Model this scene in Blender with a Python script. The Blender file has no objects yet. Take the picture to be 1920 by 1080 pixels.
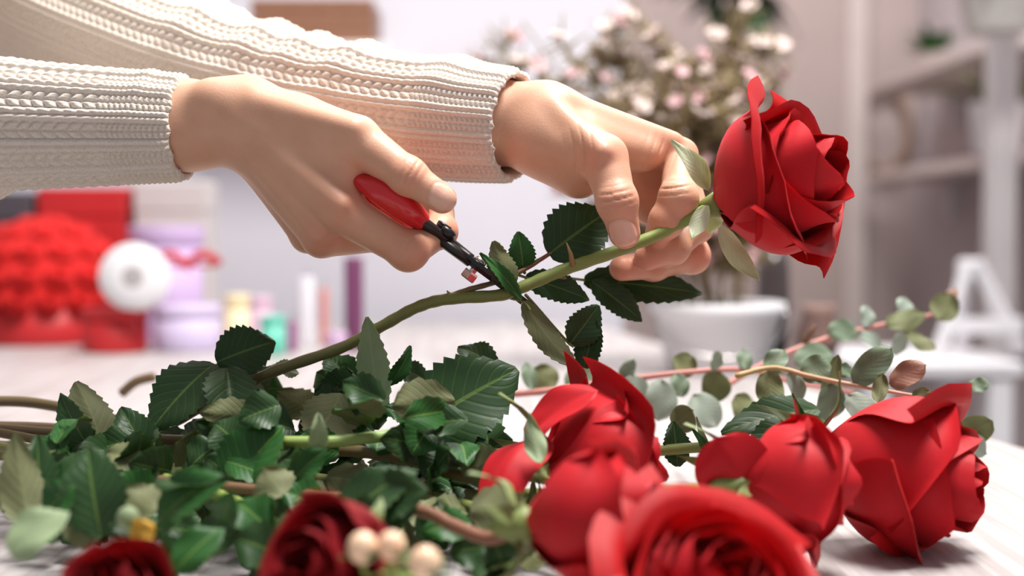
import bpy, math, random
import numpy as np
from mathutils import Vector, Matrix

# ------------------------------------------------------------------ camera, world, lights, exposure
SC = bpy.context.scene
COL = SC.collection
TABLE_Z = 0.75
CAM = Vector((0.0, 0.0, TABLE_Z + 0.161))
FPX = 50.0 / 36.0 * 1920.0
PITCH = math.atan(110.0 / FPX)
cam_d = bpy.data.cameras.new('camera')
cam_d.lens = 50.0
cam_d.sensor_width = 36.0
cam_d.clip_start = 0.02
cam_d.dof.use_dof = True
cam_d.dof.focus_distance = 0.755
cam_d.dof.aperture_fstop = 4.0
cam_o = bpy.data.objects.new('camera', cam_d)
COL.objects.link(cam_o)
cam_o.location = CAM
cam_o.rotation_euler = (math.pi / 2 - PITCH, 0, 0)
SC.camera = cam_o

SC.view_settings.view_transform = 'Standard'
SC.view_settings.look = 'None'
SC.view_settings.gamma = 1.0
SC.view_settings.use_curve_mapping = False
SC.view_settings.exposure = 0.25

w = bpy.data.worlds.new('world')
SC.world = w
w.use_nodes = True
w.node_tree.nodes['Background'].inputs[0].default_value = (0.93, 0.94, 1.0, 1)
w.node_tree.nodes['Background'].inputs[1].default_value = 0.29

def area_light(name, loc, target, size, power, color=(1, 1, 1)):
    l = bpy.data.lights.new(name, 'AREA')
    l.shape = 'RECTANGLE'
    l.size, l.size_y = size
    l.energy = power
    l.color = color
    o = bpy.data.objects.new(name, l)
    COL.objects.link(o)
    o.location = loc
    o.rotation_euler = (Vector(target) - Vector(loc)).to_track_quat('-Z', 'Y').to_euler()
    return o
area_light('ceiling_panel_light', (0.45, 0.80, 2.75), (0.05, 0.8, 0.85), (0.8, 0.6), 76, (1.0, 0.97, 0.93))
area_light('room_panel_light', (0.8, 3.2, 2.9), (0.8, 3.2, 0), (1.5, 1.5), 55, (1.0, 0.97, 0.95))

area_light('wall_fill_light', (-0.5, 1.95, 2.75), (-0.4, 2.2, 0.75), (0.8, 0.6), 9, (1.0, 0.97, 0.95))  # added fill lamp, brightens the back wall behind the boxes

# ------------------------------------------------------------------ helpers
RIGHT = np.array((1.0, 0, 0))
FWD = np.array((0, math.cos(PITCH), -math.sin(PITCH)))
UP = np.array((0, math.sin(PITCH), math.cos(PITCH)))
CAMN = np.array(CAM)

def P(px, py, d):
    """A point of the place: d metres in front of the viewpoint, read off the photograph's 1920x1080 frame."""
    return CAMN + d * (FWD + (px - 960.0) / FPX * RIGHT + (540.0 - py) / FPX * UP)

def nrm(v):
    v = np.asarray(v, float)
    return v / (np.linalg.norm(v) + 1e-12)

def mesh_from(name, V, F, smooth=True):
    me = bpy.data.meshes.new(name)
    V = np.asarray(V, np.float32)
    if isinstance(F, np.ndarray):
        n, k = F.shape
        me.vertices.add(len(V)); me.vertices.foreach_set('co', V.ravel())
        me.loops.add(n * k); me.loops.foreach_set('vertex_index', F.astype(np.int32).ravel())
        me.polygons.add(n)
        me.polygons.foreach_set('loop_start', np.arange(0, n * k, k, dtype=np.int32))
        me.update(calc_edges=True)
    else:
        me.from_pydata([tuple(map(float, v)) for v in V], [], F)
    me.polygons.foreach_set('use_smooth', [smooth] * len(me.polygons))
    return me

ROOTS = {}
def thing(name, loc, label, cat, group=None, kind=None):
    o = bpy.data.objects.new(name, None)
    COL.objects.link(o)
    o.location = tuple(float(c) for c in loc)
    o.empty_display_size = 0.02
    tag(o, label, cat, group, kind)
    return o

def tag(o, label=None, cat=None, group=None, kind=None):
    if label: o['label'] = label
    if cat: o['category'] = cat
    if group: o['group'] = group
    if kind: o['kind'] = kind
    return o

def root_loc(p):
    L = np.zeros(3)
    while p is not None:
        L += np.array(p.location); p = p.parent
    return L

def obj(name, V, F, mats, parent=None, smooth=True, fm=None, uv=None, attrs=None, cols=None, loc=None):
    """One mesh object; V in world coordinates (or relative to loc)."""
    V = np.asarray(V, float)
    if parent is not None:
        off = root_loc(parent)
    else:
        off = np.asarray(loc, float) if loc is not None else np.zeros(3)
    me = mesh_from(name, V - off, F, smooth)
    if not isinstance(mats, (list, tuple)): mats = [mats]
    for m in mats: me.materials.append(m)
    if fm is not None: me.polygons.foreach_set('material_index', np.asarray(fm, np.int32))
    if uv is not None:
        ul = me.uv_layers.new(name='UVMap')
        li = np.empty(len(me.loops), np.int32); me.loops.foreach_get('vertex_index', li)
        ul.data.foreach_set('uv', np.asarray(uv, np.float32)[li].ravel())
    if attrs:
        for k, a in attrs.items():
            at = me.attributes.new(k, 'FLOAT', 'POINT'); at.data.foreach_set('value', np.asarray(a, np.float32))
    if cols is not None:
        at = me.attributes.new('Col', 'FLOAT_COLOR', 'POINT')
        c = np.ones((len(V), 4), np.float32); c[:, :3] = cols
        at.data.foreach_set('color', c.ravel())
    o = bpy.data.objects.new(name, me)
    COL.objects.link(o)
    if parent is not None: o.parent = parent
    elif loc is not None: o.location = tuple(float(c) for c in loc)
    return o

def join(parts):
    Vs, Fs, n = [], [], 0
    for V, F in parts:
        V = np.asarray(V, float); Vs.append(V)
        Fs += [tuple(int(i) + n for i in f) for f in F]; n += len(V)
    return np.vstack(Vs), Fs

def box(c, s, rot=0.0, bevel=0.0):
    """bevelled box, centre c, size s, turned about z"""
    hx, hy, hz = s[0] / 2, s[1] / 2, s[2] / 2
    b = min(bevel, hx * .9, hy * .9, hz * .9)
    V, F = [], []
    if b <= 0:
        for z in (-hz, hz):
            for x, y in ((-hx, -hy), (hx, -hy), (hx, hy), (-hx, hy)): V.append((x, y, z))
        F = [(3, 2, 1, 0), (4, 5, 6, 7)] + [(i, (i + 1) % 4, 4 + (i + 1) % 4, 4 + i) for i in range(4)]
    else:
        rings = [(-hz, b), (-hz + b, 0), (hz - b, 0), (hz, b)]
        for z, ins in rings:
            for x, y in ((-hx, -hy + b), (-hx + b, -hy), (hx - b, -hy), (hx, -hy + b), (hx, hy - b), (hx - b, hy), (-hx + b, hy), (-hx, hy - b)):
                k = (1 - ins / hx, 1 - ins / hy)
                V.append((x * k[0], y * k[1], z))
        for r in range(3):
            for i in range(8):
                F.append((r * 8 + i, r * 8 + (i + 1) % 8, (r + 1) * 8 + (i + 1) % 8, (r + 1) * 8 + i))
        F.append(tuple(range(7, -1, -1))); F.append(tuple(range(24, 32)))
    V = np.array(V, float)
    c_, s_ = math.cos(rot), math.sin(rot)
    V = np.c_[V[:, 0] * c_ - V[:, 1] * s_, V[:, 0] * s_ + V[:, 1] * c_, V[:, 2]]
    return V + np.asarray(c, float), F

def frame(axis, hint=(0, 0, 1)):
    a = nrm(axis); h = np.asarray(hint, float)
    if abs(np.dot(a, nrm(h))) > .97: h = np.array((0, 1.0, 0)) if abs(a[1]) < .9 else np.array((1.0, 0, 0))
    y = nrm(np.cross(h, a)); x = np.cross(a, y)
    return x, y, a       # x ~ hint side

def lathe(profile, base, axis=(0, 0, 1), n=24, hint=(0, 1, 0)):
    """profile [(r, h)...] turned about axis through base"""
    x, y, a = frame(axis, hint)
    base = np.asarray(base, float)
    V, F = [], []
    for r, h in profile:
        for i in range(n):
            t = 2 * math.pi * i / n
            V.append(base + a * h + (x * math.cos(t) + y * math.sin(t)) * max(r, 1e-5))
    for k in range(len(profile) - 1):
        for i in range(n):
            j = (i + 1) % n
            F.append((k * n + i, k * n + j, (k + 1) * n + j, (k + 1) * n + i))
    F.append(tuple(range(n - 1, -1, -1))); m = (len(profile) - 1) * n; F.append(tuple(range(m, m + n)))
    return np.array(V), F

def smooth_path(pts, per=6):
    """Catmull-Rom through points (arrays of any width)"""
    p = [np.asarray(q, float) for q in pts]
    if len(p) < 3: 
        return np.array([p[0] + (p[1] - p[0]) * t for t in np.linspace(0, 1, per + 1)])
    p = [2 * p[0] - p[1]] + p + [2 * p[-1] - p[-2]]
    out = []
    for i in range(1, len(p) - 2):
        for t in np.linspace(0, 1, per, endpoint=False):
            a, b, c, d = p[i - 1], p[i], p[i + 1], p[i + 2]
            out.append(.5 * (2 * b + (c - a) * t + (2 * a - 5 * b + 4 * c - d) * t * t + (3 * b - a - 3 * c + d) * t ** 3))
    out.append(p[-2])
    return np.array(out)

def tube(pts, radii, n=10, flat=1.0, hint=(0, 0, 1)):
    """swept tube with rounded ends"""
    pts = np.asarray(pts, float); m = len(pts)
    radii = np.broadcast_to(np.asarray(radii, float), (m,))
    T = np.gradient(pts, axis=0)
    V = []
    x = frame(T[0], hint)[0]
    for i in range(m):
        t = nrm(T[i]); x = nrm(x - t * np.dot(x, t)); y = np.cross(t, x)
        for k in range(n):
            a = 2 * math.pi * k / n
            V.append(pts[i] + radii[i] * (x * math.cos(a) * flat + y * math.sin(a)))
    F = []
    for i in range(m - 1):
        for k in range(n):
            j = (k + 1) % n
            F.append((i * n + k, i * n + j, (i + 1) * n + j, (i + 1) * n + k))
    V.append(pts[0] - nrm(T[0]) * radii[0] * .5); V.append(pts[-1] + nrm(T[-1]) * radii[-1] * .5)
    a, b = len(V) - 2, len(V) - 1
    for k in range(n):
        F.append((a, (k + 1) % n, k)); F.append((b, (m - 1) * n + k, (m - 1) * n + (k + 1) % n))
    return np.array(V), F

# ------------------------------------------------------------------ materials
def mat(name, color, rough=.6, noise=None, spec=.5, sss=0, sssr=(1, .3, .2), sss_scale=.003, sheen=0, bump=None, attr=False, metal=0, coat=0, trans=0):
    """noise = (scale, colour2, detail) mixes a second colour; bump = (scale, strength, distance)"""
    m = bpy.data.materials.new(name); m.use_nodes = True
    nt = m.node_tree; b = nt.nodes['Principled BSDF']
    b.inputs['Base Color'].default_value = (*color, 1)
    b.inputs['Roughness'].default_value = rough
    b.inputs['Specular IOR Level'].default_value = spec
    b.inputs['Metallic'].default_value = metal
    b.inputs['Coat Weight'].default_value = coat
    b.inputs['Sheen Weight'].default_value = sheen
    if sheen: b.inputs['Sheen Tint'].default_value = (*[min(1, c * 1.5 + .1) for c in color], 1)
    if sss:
        b.inputs['Subsurface Weight'].default_value = sss
        b.inputs['Subsurface Radius'].default_value = sssr
        b.inputs['Subsurface Scale'].default_value = sss_scale
    tc = nt.nodes.new('ShaderNodeTexCoord')
    src = None
    if attr:
        a = nt.nodes.new('ShaderNodeAttribute'); a.attribute_name = 'Col'; src = a.outputs['Color']
        nt.links.new(src, b.inputs['Base Color'])
    if noise:
        n = nt.nodes.new('ShaderNodeTexNoise'); n.inputs['Scale'].default_value = noise[0]
        n.inputs['Detail'].default_value = noise[2] if len(noise) > 2 else 4
        nt.links.new(tc.outputs['Object'], n.inputs['Vector'])
        r = nt.nodes.new('ShaderNodeValToRGB'); r.color_ramp.elements[0].position = .35; r.color_ramp.elements[1].position = .68
        nt.links.new(n.outputs['Fac'], r.inputs['Fac'])
        mx = nt.nodes.new('ShaderNodeMix'); mx.data_type = 'RGBA'
        nt.links.new(r.outputs['Color'], mx.inputs['Factor'])
        if src: nt.links.new(src, mx.inputs[6])
        else: mx.inputs[6].default_value = (*color, 1)
        mx.inputs[7].default_value = (*noise[1], 1)
        nt.links.new(mx.outputs[2], b.inputs['Base Color'])
    if bump:
        n = nt.nodes.new('ShaderNodeTexNoise'); n.inputs['Scale'].default_value = bump[0]; n.inputs['Detail'].default_value = 3
        nt.links.new(tc.outputs['Object'], n.inputs['Vector'])
        bp = nt.nodes.new('ShaderNodeBump'); bp.inputs['Strength'].default_value = bump[1]; bp.inputs['Distance'].default_value = bump[2]
        nt.links.new(n.outputs['Fac'], bp.inputs['Height']); nt.links.new(bp.outputs['Normal'], b.inputs['Normal'])
    return m

def add_translucent(m, color, fac):
    nt = m.node_tree; b = nt.nodes['Principled BSDF']; out = nt.nodes['Material Output']
    t = nt.nodes.new('ShaderNodeBsdfTranslucent'); t.inputs['Color'].default_value = (*color, 1)
    mx = nt.nodes.new('ShaderNodeMixShader'); mx.inputs[0].default_value = fac
    nt.links.new(b.outputs[0], mx.inputs[1]); nt.links.new(t.outputs[0], mx.inputs[2]); nt.links.new(mx.outputs[0], out.inputs['Surface'])

def leaf_mat(name, color, vein, rough, spec, vein_amt=.6):
    """leaf blade: UV u across (-1..1 stored 0..1), v along; pinnate veins with shallow relief"""
    m = bpy.data.materials.new(name); m.use_nodes = True
    nt = m.node_tree; b = nt.nodes['Principled BSDF']; N = nt.nodes.new; L = nt.links.new
    uv = N('ShaderNodeUVMap'); sp = N('ShaderNodeSeparateXYZ'); L(uv.outputs[0], sp.inputs[0])
    def math_(op, a, b_=None):
        n = N('ShaderNodeMath'); n.operation = op
        for i, q in enumerate((a, b_)):
            if q is None: continue
            if isinstance(q, (int, float)): n.inputs[i].default_value = q
            else: L(q, n.inputs[i])
        return n.outputs[0]
    au = math_('ABSOLUTE', math_('MULTIPLY', math_('SUBTRACT', sp.outputs[0], .5), 2.0))
    ph = math_('SUBTRACT', math_('MULTIPLY', sp.outputs[1], 8.0), math_('MULTIPLY', au, 2.6))
    fr = math_('ABSOLUTE', math_('SUBTRACT', math_('FRACT', ph), .5))
    side = math_('LESS_THAN', fr, .045)
    mid = math_('LESS_THAN', au, .045)
    soft = N('ShaderNodeMapRange'); L(fr, soft.inputs[0]); soft.inputs[1].default_value = 0; soft.inputs[2].default_value = .22
    v = math_('MAXIMUM', math_('MULTIPLY', side, .35), mid)
    ns = N('ShaderNodeTexNoise'); ns.inputs['Scale'].default_value = 60; tc = N('ShaderNodeTexCoord'); L(tc.outputs['Object'], ns.inputs['Vector'])
    m0 = N('ShaderNodeMix'); m0.data_type = 'RGBA'; L(ns.outputs['Fac'], m0.inputs['Factor'])
    m0.inputs[6].default_value = (*[c * .7 for c in color], 1); m0.inputs[7].default_value = (*[c * 1.3 for c in color], 1)
    mx = N('ShaderNodeMix'); mx.data_type = 'RGBA'; L(math_('MULTIPLY', v, vein_amt), mx.inputs['Factor'])
    L(m0.outputs[2], mx.inputs[6]); mx.inputs[7].default_value = (*vein, 1)
    L(mx.outputs[2], b.inputs['Base Color'])
    bp = N('ShaderNodeBump'); bp.inputs['Strength'].default_value = .22; bp.inputs['Distance'].default_value = .0005
    L(soft.outputs[0], bp.inputs['Height']); L(bp.outputs[0], b.inputs['Normal'])
    b.inputs['Roughness'].default_value = rough; b.inputs['Specular IOR Level'].default_value = spec
    add_translucent(m, (color[0] * 1.3 + .02, color[1] * 1.6 + .03, color[2] * .7), .18)
    return m

M = {}
M['leaf_top'] = leaf_mat('leaf_upper', (.027, .070, .022), (.16, .26, .06), .42, .32)
M['leaf_bright'] = leaf_mat('leaf_bright', (.024, .105, .022), (.20, .33, .06), .42, .32)
M['leaf_under'] = leaf_mat('leaf_underside', (.185, .200, .095), (.26, .27, .13), .6, .3)
M['leaf_pale'] = leaf_mat('leaf_pale', (.30, .38, .22), (.38, .46, .28), .55, .3)
M['sepal_pale'] = leaf_mat('sepal_pale', (.62, .66, .50), (.55, .6, .4), .55, .3)
M['leaf_yellow'] = leaf_mat('leaf_yellow', (.62, .36, .05), (.6, .45, .1), .55, .3)
M['euc_top'] = leaf_mat('eucalyptus_green', (.17, .235, .155), (.30, .25, .17), .5, .35, .4)
M['euc_grey'] = leaf_mat('eucalyptus_grey', (.34, .40, .34), (.40, .42, .34), .6, .3, .3)
M['euc_red'] = leaf_mat('eucalyptus_russet', (.30, .15, .11), (.36, .2, .14), .5, .35, .4)
M['stem'] = mat('stem', (.2, .2, .08), .5, attr=True, bump=(400, .25, .0005))
M['petal_in'] = mat('petal_inner', (.52, .006, .009), .55, spec=.25, sheen=.25, bump=(220, .15, .0006), noise=(35, (.40, .004, .007)))
M['petal_out'] = mat('petal_outer', (.60, .012, .022), .55, spec=.25, sheen=.35, bump=(220, .15, .0006), noise=(35, (.50, .010, .016)))
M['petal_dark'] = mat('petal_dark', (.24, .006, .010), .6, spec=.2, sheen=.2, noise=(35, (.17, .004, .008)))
for k in ('petal_in', 'petal_out', 'petal_dark'): add_translucent(M[k], (.75, .01, .015), .15)
M['sepal'] = mat('sepal', (.16, .22, .07), .55, noise=(80, (.26, .30, .12)))
M['wool'] = mat('cream_wool', (.80, .715, .635), .9, spec=.1, sheen=.3, noise=(900, (.70, .61, .53)), bump=(1500, .5, .0006))
M['metal_black'] = mat('black_steel', (.018, .016, .016), .32, spec=.6, metal=.3, bump=(300, .1, .0003))
M['red_grip'] = mat('red_vinyl', (.62, .012, .018), .28, spec=.5, coat=.3, noise=(20, (.58, .012, .018)))
M['chrome'] = mat('bright_steel', (.75, .73, .70), .2, metal=1, noise=(60, (.6, .58, .56)))

def skin_mat():
    m = bpy.data.materials.new('skin'); m.use_nodes = True
    nt = m.node_tree; b = nt.nodes['Principled BSDF']; N = nt.nodes.new; L = nt.links.new
    def A(n):
        a = N('ShaderNodeAttribute'); a.attribute_name = n; return a.outputs['Fac']
    tc = N('ShaderNodeTexCoord'); ns = N('ShaderNodeTexNoise'); ns.inputs['Scale'].default_value = 70; ns.inputs['Detail'].default_value = 5
    L(tc.outputs['Object'], ns.inputs['Vector'])
    m0 = N('ShaderNodeMix'); m0.data_type = 'RGBA'; L(ns.outputs['Fac'], m0.inputs['Factor'])
    m0.inputs[6].default_value = (.61, .315, .20, 1); m0.inputs[7].default_value = (.71, .42, .29, 1)
    m1 = N('ShaderNodeMix'); m1.data_type = 'RGBA'; L(A('flush'), m1.inputs['Factor']); L(m0.outputs[2], m1.inputs[6]); m1.inputs[7].default_value = (.70, .255, .165, 1)
    m2 = N('ShaderNodeMix'); m2.data_type = 'RGBA'; L(A('nail'), m2.inputs['Factor']); L(m1.outputs[2], m2.inputs[6]); m2.inputs[7].default_value = (.76, .47, .36, 1)
    L(m2.outputs[2], b.inputs['Base Color'])
    r = N('ShaderNodeMapRange'); L(A('nail'), r.inputs[0]); r.inputs[3].default_value = .5; r.inputs[4].default_value = .22; L(r.outputs[0], b.inputs['Roughness'])
    b.inputs['Subsurface Weight'].default_value = .25; b.inputs['Subsurface Radius'].default_value = (1, .35, .2); b.inputs['Subsurface Scale'].default_value = .004
    v = N('ShaderNodeTexVoronoi'); v.inputs['Scale'].default_value = 900; L(tc.outputs['Object'], v.inputs['Vector'])
    bp = N('ShaderNodeBump'); bp.inputs['Strength'].default_value = .12; bp.inputs['Distance'].default_value = .0004
    L(v.outputs['Distance'], bp.inputs['Height']); L(bp.outputs[0], b.inputs['Normal'])
    return m
M['skin'] = skin_mat()

def wood_mat(name, c1, c2, c3, ang):
    m = bpy.data.materials.new(name); m.use_nodes = True
    nt = m.node_tree; b = nt.nodes['Principled BSDF']; N = nt.nodes.new; L = nt.links.new
    tc = N('ShaderNodeTexCoord'); mp = N('ShaderNodeMapping'); L(tc.outputs['Object'], mp.inputs[0])
    mp.inputs['Rotation'].default_value = (0, 0, -ang); mp.inputs['Scale'].default_value = (1, .035, 1)
    n1 = N('ShaderNodeTexNoise'); n1.inputs['Scale'].default_value = 170; n1.inputs['Detail'].default_value = 6; L(mp.outputs[0], n1.inputs['Vector'])
    n2 = N('ShaderNodeTexNoise'); n2.inputs['Scale'].default_value = 22; n2.inputs['Detail'].default_value = 3; L(mp.outputs[0], n2.inputs['Vector'])
    r = N('ShaderNodeValToRGB'); e = r.color_ramp.elements; e[0].position = .40; e[0].color = (*c3, 1); e[1].position = .56; e[1].color = (*c1, 1)
    L(n1.outputs['Fac'], r.inputs['Fac'])
    mx = N('ShaderNodeMix'); mx.data_type = 'RGBA'; L(n2.outputs['Fac'], mx.inputs['Factor']); L(r.outputs[0], mx.inputs[6]); mx.inputs[7].default_value = (*c2, 1)
    L(mx.outputs[2], b.inputs['Base Color']); b.inputs['Roughness'].default_value = .45
    bp = N('ShaderNodeBump'); bp.inputs['Strength'].default_value = .15; bp.inputs['Distance'].default_value = .0008
    L(n1.outputs['Fac'], bp.inputs['Height']); L(bp.outputs[0], b.inputs['Normal'])
    return m

# ------------------------------------------------------------------ the room
TA = math.radians(10)                    # the table runs away from us, turned a little to the left
TDIR = np.array((-math.sin(TA), math.cos(TA), 0)); TSIDE = np.array((math.cos(TA), math.sin(TA), 0))
M['table'] = wood_mat('whitewashed_wood', (.52, .485, .48), (.44, .405, .40), (.30, .25, .24), TA)
M['wall_white'] = mat('white_plaster', (.72, .70, .765), .85, noise=(3, (.69, .67, .735)))
M['wall_beige'] = mat('beige_plaster', (.50, .415, .40), .85, noise=(2, (.44, .36, .35)))
M['wall_right'] = mat('mauve_plaster', (.56, .51, .53), .85, noise=(2, (.52, .47, .49)))
M['floor'] = mat('grey_floor', (.16, .15, .15), .6, noise=(4, (.12, .115, .115)))
M['white_paint'] = mat('white_paint', (.80, .79, .82), .5, noise=(8, (.76, .75, .78)))
M['stand_grey'] = mat('grey_paint', (.55, .52, .53), .6, noise=(8, (.50, .47, .48)))
M['frame_paint'] = mat('frame_paint', (.62, .54, .52), .6, noise=(8, (.58, .50, .48)))

def struct(name, V, F, m, parent=None):
    o = obj(name, V, F, m, parent, smooth=False)
    if parent is None: o['kind'] = 'structure'
    return o
struct('floor', *box((0, 2.2, -.03), (7, 6.4, .06)), M['floor'])
struct('wall_back', *box((-1.45, 2.62, 1.4), (3.30, .12, 2.8)), M['wall_white'])
struct('wall_far', *box((1.0, 4.86, 1.4), (2.6, .12, 2.8)), M['wall_beige'])
struct('wall_right', *box((1.42, 3.3, 1.4), (.12, 3.0, 2.8)), M['wall_right'])
struct('wall_corner', *box((.14, 3.74, 1.4), (.12, 2.12, 2.8)), M['wall_beige'])
d1 = struct('door_1', *box((.93, 4.785, 1.0), (.40, .03, 2.0), 0, .004), mat('door_paint', (.46, .37, .35), .6, noise=(3, (.42, .34, .32))))
for x in (.71, 1.15): struct('door_frame', *box((x, 4.775, 1.03), (.07, .05, 2.06), 0, .005), M['frame_paint'], d1)
struct('door_frame', *box((.93, 4.775, 2.09), (.51, .05, .07), 0, .005), M['frame_paint'], d1)
struct('baseboard_far', *box((1.25, 4.79, .05), (.1, .02, .10)), M['white_paint'])

# table
tcx = P(1855, 823, 1.1); edge0 = np.array((tcx[0], tcx[1], 0))
TW, TL0, TL1 = .93, -.85, 1.42            # width, extent along TDIR from edge0
tc = edge0 - TSIDE * TW / 2 + TDIR * (TL0 + TL1) / 2
table = thing('work_table', (tc[0], tc[1], 0), 'whitewashed wooden work table with fine grain, covered with roses', 'table')
obj('table_top', *box((tc[0], tc[1], TABLE_Z - .015), (TW, TL1 - TL0, .03), TA, .003), M['table'], table, smooth=False)
for sx in (-1, 1):
    for sy in (-1, 1):
        c = tc + TSIDE * sx * (TW / 2 - .06) + TDIR * sy * ((TL1 - TL0) / 2 - .06)
        obj('leg', *box((c[0], c[1], (TABLE_Z - .03) / 2), (.05, .05, TABLE_Z - .03), TA, .004), M['white_paint'], table, smooth=False)
    c = tc + TSIDE * sx * (TW / 2 - .06)
    obj('apron', *box((c[0], c[1], TABLE_Z - .07), (.02, TL1 - TL0 - .17, .08), TA, .002), M['white_paint'], table, smooth=False)

# ------------------------------------------------------------------ implicit surfaces for the body
def surface_nets(S, origin, h):
    nx, ny, nz = S.shape
    neg = S < 0
    cnt = np.zeros((nx - 1, ny - 1, nz - 1), np.int8)
    corners = [(i, j, k) for i in (0, 1) for j in (0, 1) for k in (0, 1)]
    sl = lambda c: S[c[0]:nx - 1 + c[0], c[1]:ny - 1 + c[1], c[2]:nz - 1 + c[2]]
    for c in corners: cnt += neg[c[0]:nx - 1 + c[0], c[1]:ny - 1 + c[1], c[2]:nz - 1 + c[2]]
    act = (cnt > 0) & (cnt < 8)
    ijk = np.argwhere(act)
    idx = -np.ones(act.shape, np.int64); idx[act] = np.arange(len(ijk))
    vals = {c: sl(c)[act] for c in corners}
    acc = np.zeros((len(ijk), 3)); n = np.zeros(len(ijk))
    for c in corners:
        for ax in range(3):
            if c[ax]: continue
            d = list(c); d[ax] = 1; d = tuple(d)
            a, b = vals[c], vals[d]; cr = (a < 0) != (b < 0)
            t = np.where(cr, a / np.where(a == b, 1, a - b), 0)
            p = np.tile(np.array(c, float), (len(a), 1)); p[:, ax] += t
            acc[cr] += p[cr]; n[cr] += 1
    V = (ijk + acc / np.maximum(n, 1)[:, None]) * h + origin
    Q = []
    for ax in range(3):
        o1, o2 = [(1, 2), (2, 0), (0, 1)][ax]
        lo = [slice(1, s - 1) for s in S.shape]; lo[ax] = slice(0, S.shape[ax] - 1)
        hi = list(lo); hi[ax] = slice(1, S.shape[ax])
        a = neg[tuple(lo)]; b = neg[tuple(hi)]
        for flag, rev in ((a & ~b, False), (~a & b, True)):
            e = np.argwhere(flag)
            if not len(e): continue
            g = e.copy(); g[:, o1] += 1; g[:, o2] += 1
            q = []
            for da, db in ((0, 0), (-1, 0), (-1, -1), (0, -1)):
                c = g.copy(); c[:, o1] += da; c[:, o2] += db
                q.append(idx[c[:, 0], c[:, 1], c[:, 2]])
            q = np.stack(q, 1)
            if rev: q = q[:, ::-1]
            Q.append(q)
    return V, np.vstack(Q)

class Field:
    def __init__(self, lo, hi, h):
        self.lo = np.asarray(lo, float); self.h = h
        self.n = np.ceil((np.asarray(hi) - self.lo) / h).astype(int) + 1
        self.S = np.full(self.n, .05, np.float32)
        self.ax = [self.lo[i] + h * np.arange(self.n[i]) for i in range(3)]
    def cone(self, a, b, ra, rb, k=.004, squash=None):
        a = np.asarray(a, float); b = np.asarray(b, float); R = max(ra, rb) + max(k, .004) * 1.5 + .004
        i0 = np.maximum(((np.minimum(a, b) - R - self.lo) / self.h).astype(int), 0)
        i1 = np.minimum(((np.maximum(a, b) + R - self.lo) / self.h).astype(int) + 2, self.n)
        if (i1 <= i0).any(): return
        s = tuple(slice(i0[i], i1[i]) for i in range(3))
        X = np.stack(np.meshgrid(*[self.ax[i][s[i]] for i in range(3)], indexing='ij'), -1)
        d = b - a; L2 = float(d @ d) + 1e-12
        t = np.clip(((X - a) @ d) / L2, 0, 1)
        q = X - (a + t[..., None] * d)
        if squash is not None:
            ax, f = squash; ax = nrm(ax)
            q = q + (q @ ax)[..., None] * ax * (1 / f - 1)
        ds = np.linalg.norm(q, axis=-1) - (ra + (rb - ra) * t)
        o = self.S[s]
        hh = np.clip(.5 + .5 * (o - ds) / k, 0, 1)
        self.S[s] = o * (1 - hh) + ds * hh - k * hh * (1 - hh)
    def carve(self, a, b, r, k=.002):
        a = np.asarray(a, float); b = np.asarray(b, float)
        X = np.stack(np.meshgrid(*self.ax, indexing='ij'), -1)
        d = b - a; t = np.clip(((X - a) @ d) / float(d @ d), 0, 1)
        ds = r - np.linalg.norm(X - (a + t[..., None] * d), axis=-1)
        hh = np.clip(.5 - .5 * (self.S - ds) / k, 0, 1)
        self.S = (self.S * (1 - hh) + ds * hh + k * hh * (1 - hh)).astype(np.float32)
    def mesh(self): return surface_nets(self.S, self.lo, self.h)

def vnormals(V, Q):
    n = np.cross(V[Q[:, 2]] - V[Q[:, 0]], V[Q[:, 3]] - V[Q[:, 1]])
    N = np.zeros_like(V)
    for i in range(4): np.add.at(N, Q[:, i], n)
    return N / (np.linalg.norm(N, axis=1)[:, None] + 1e-12)

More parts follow.
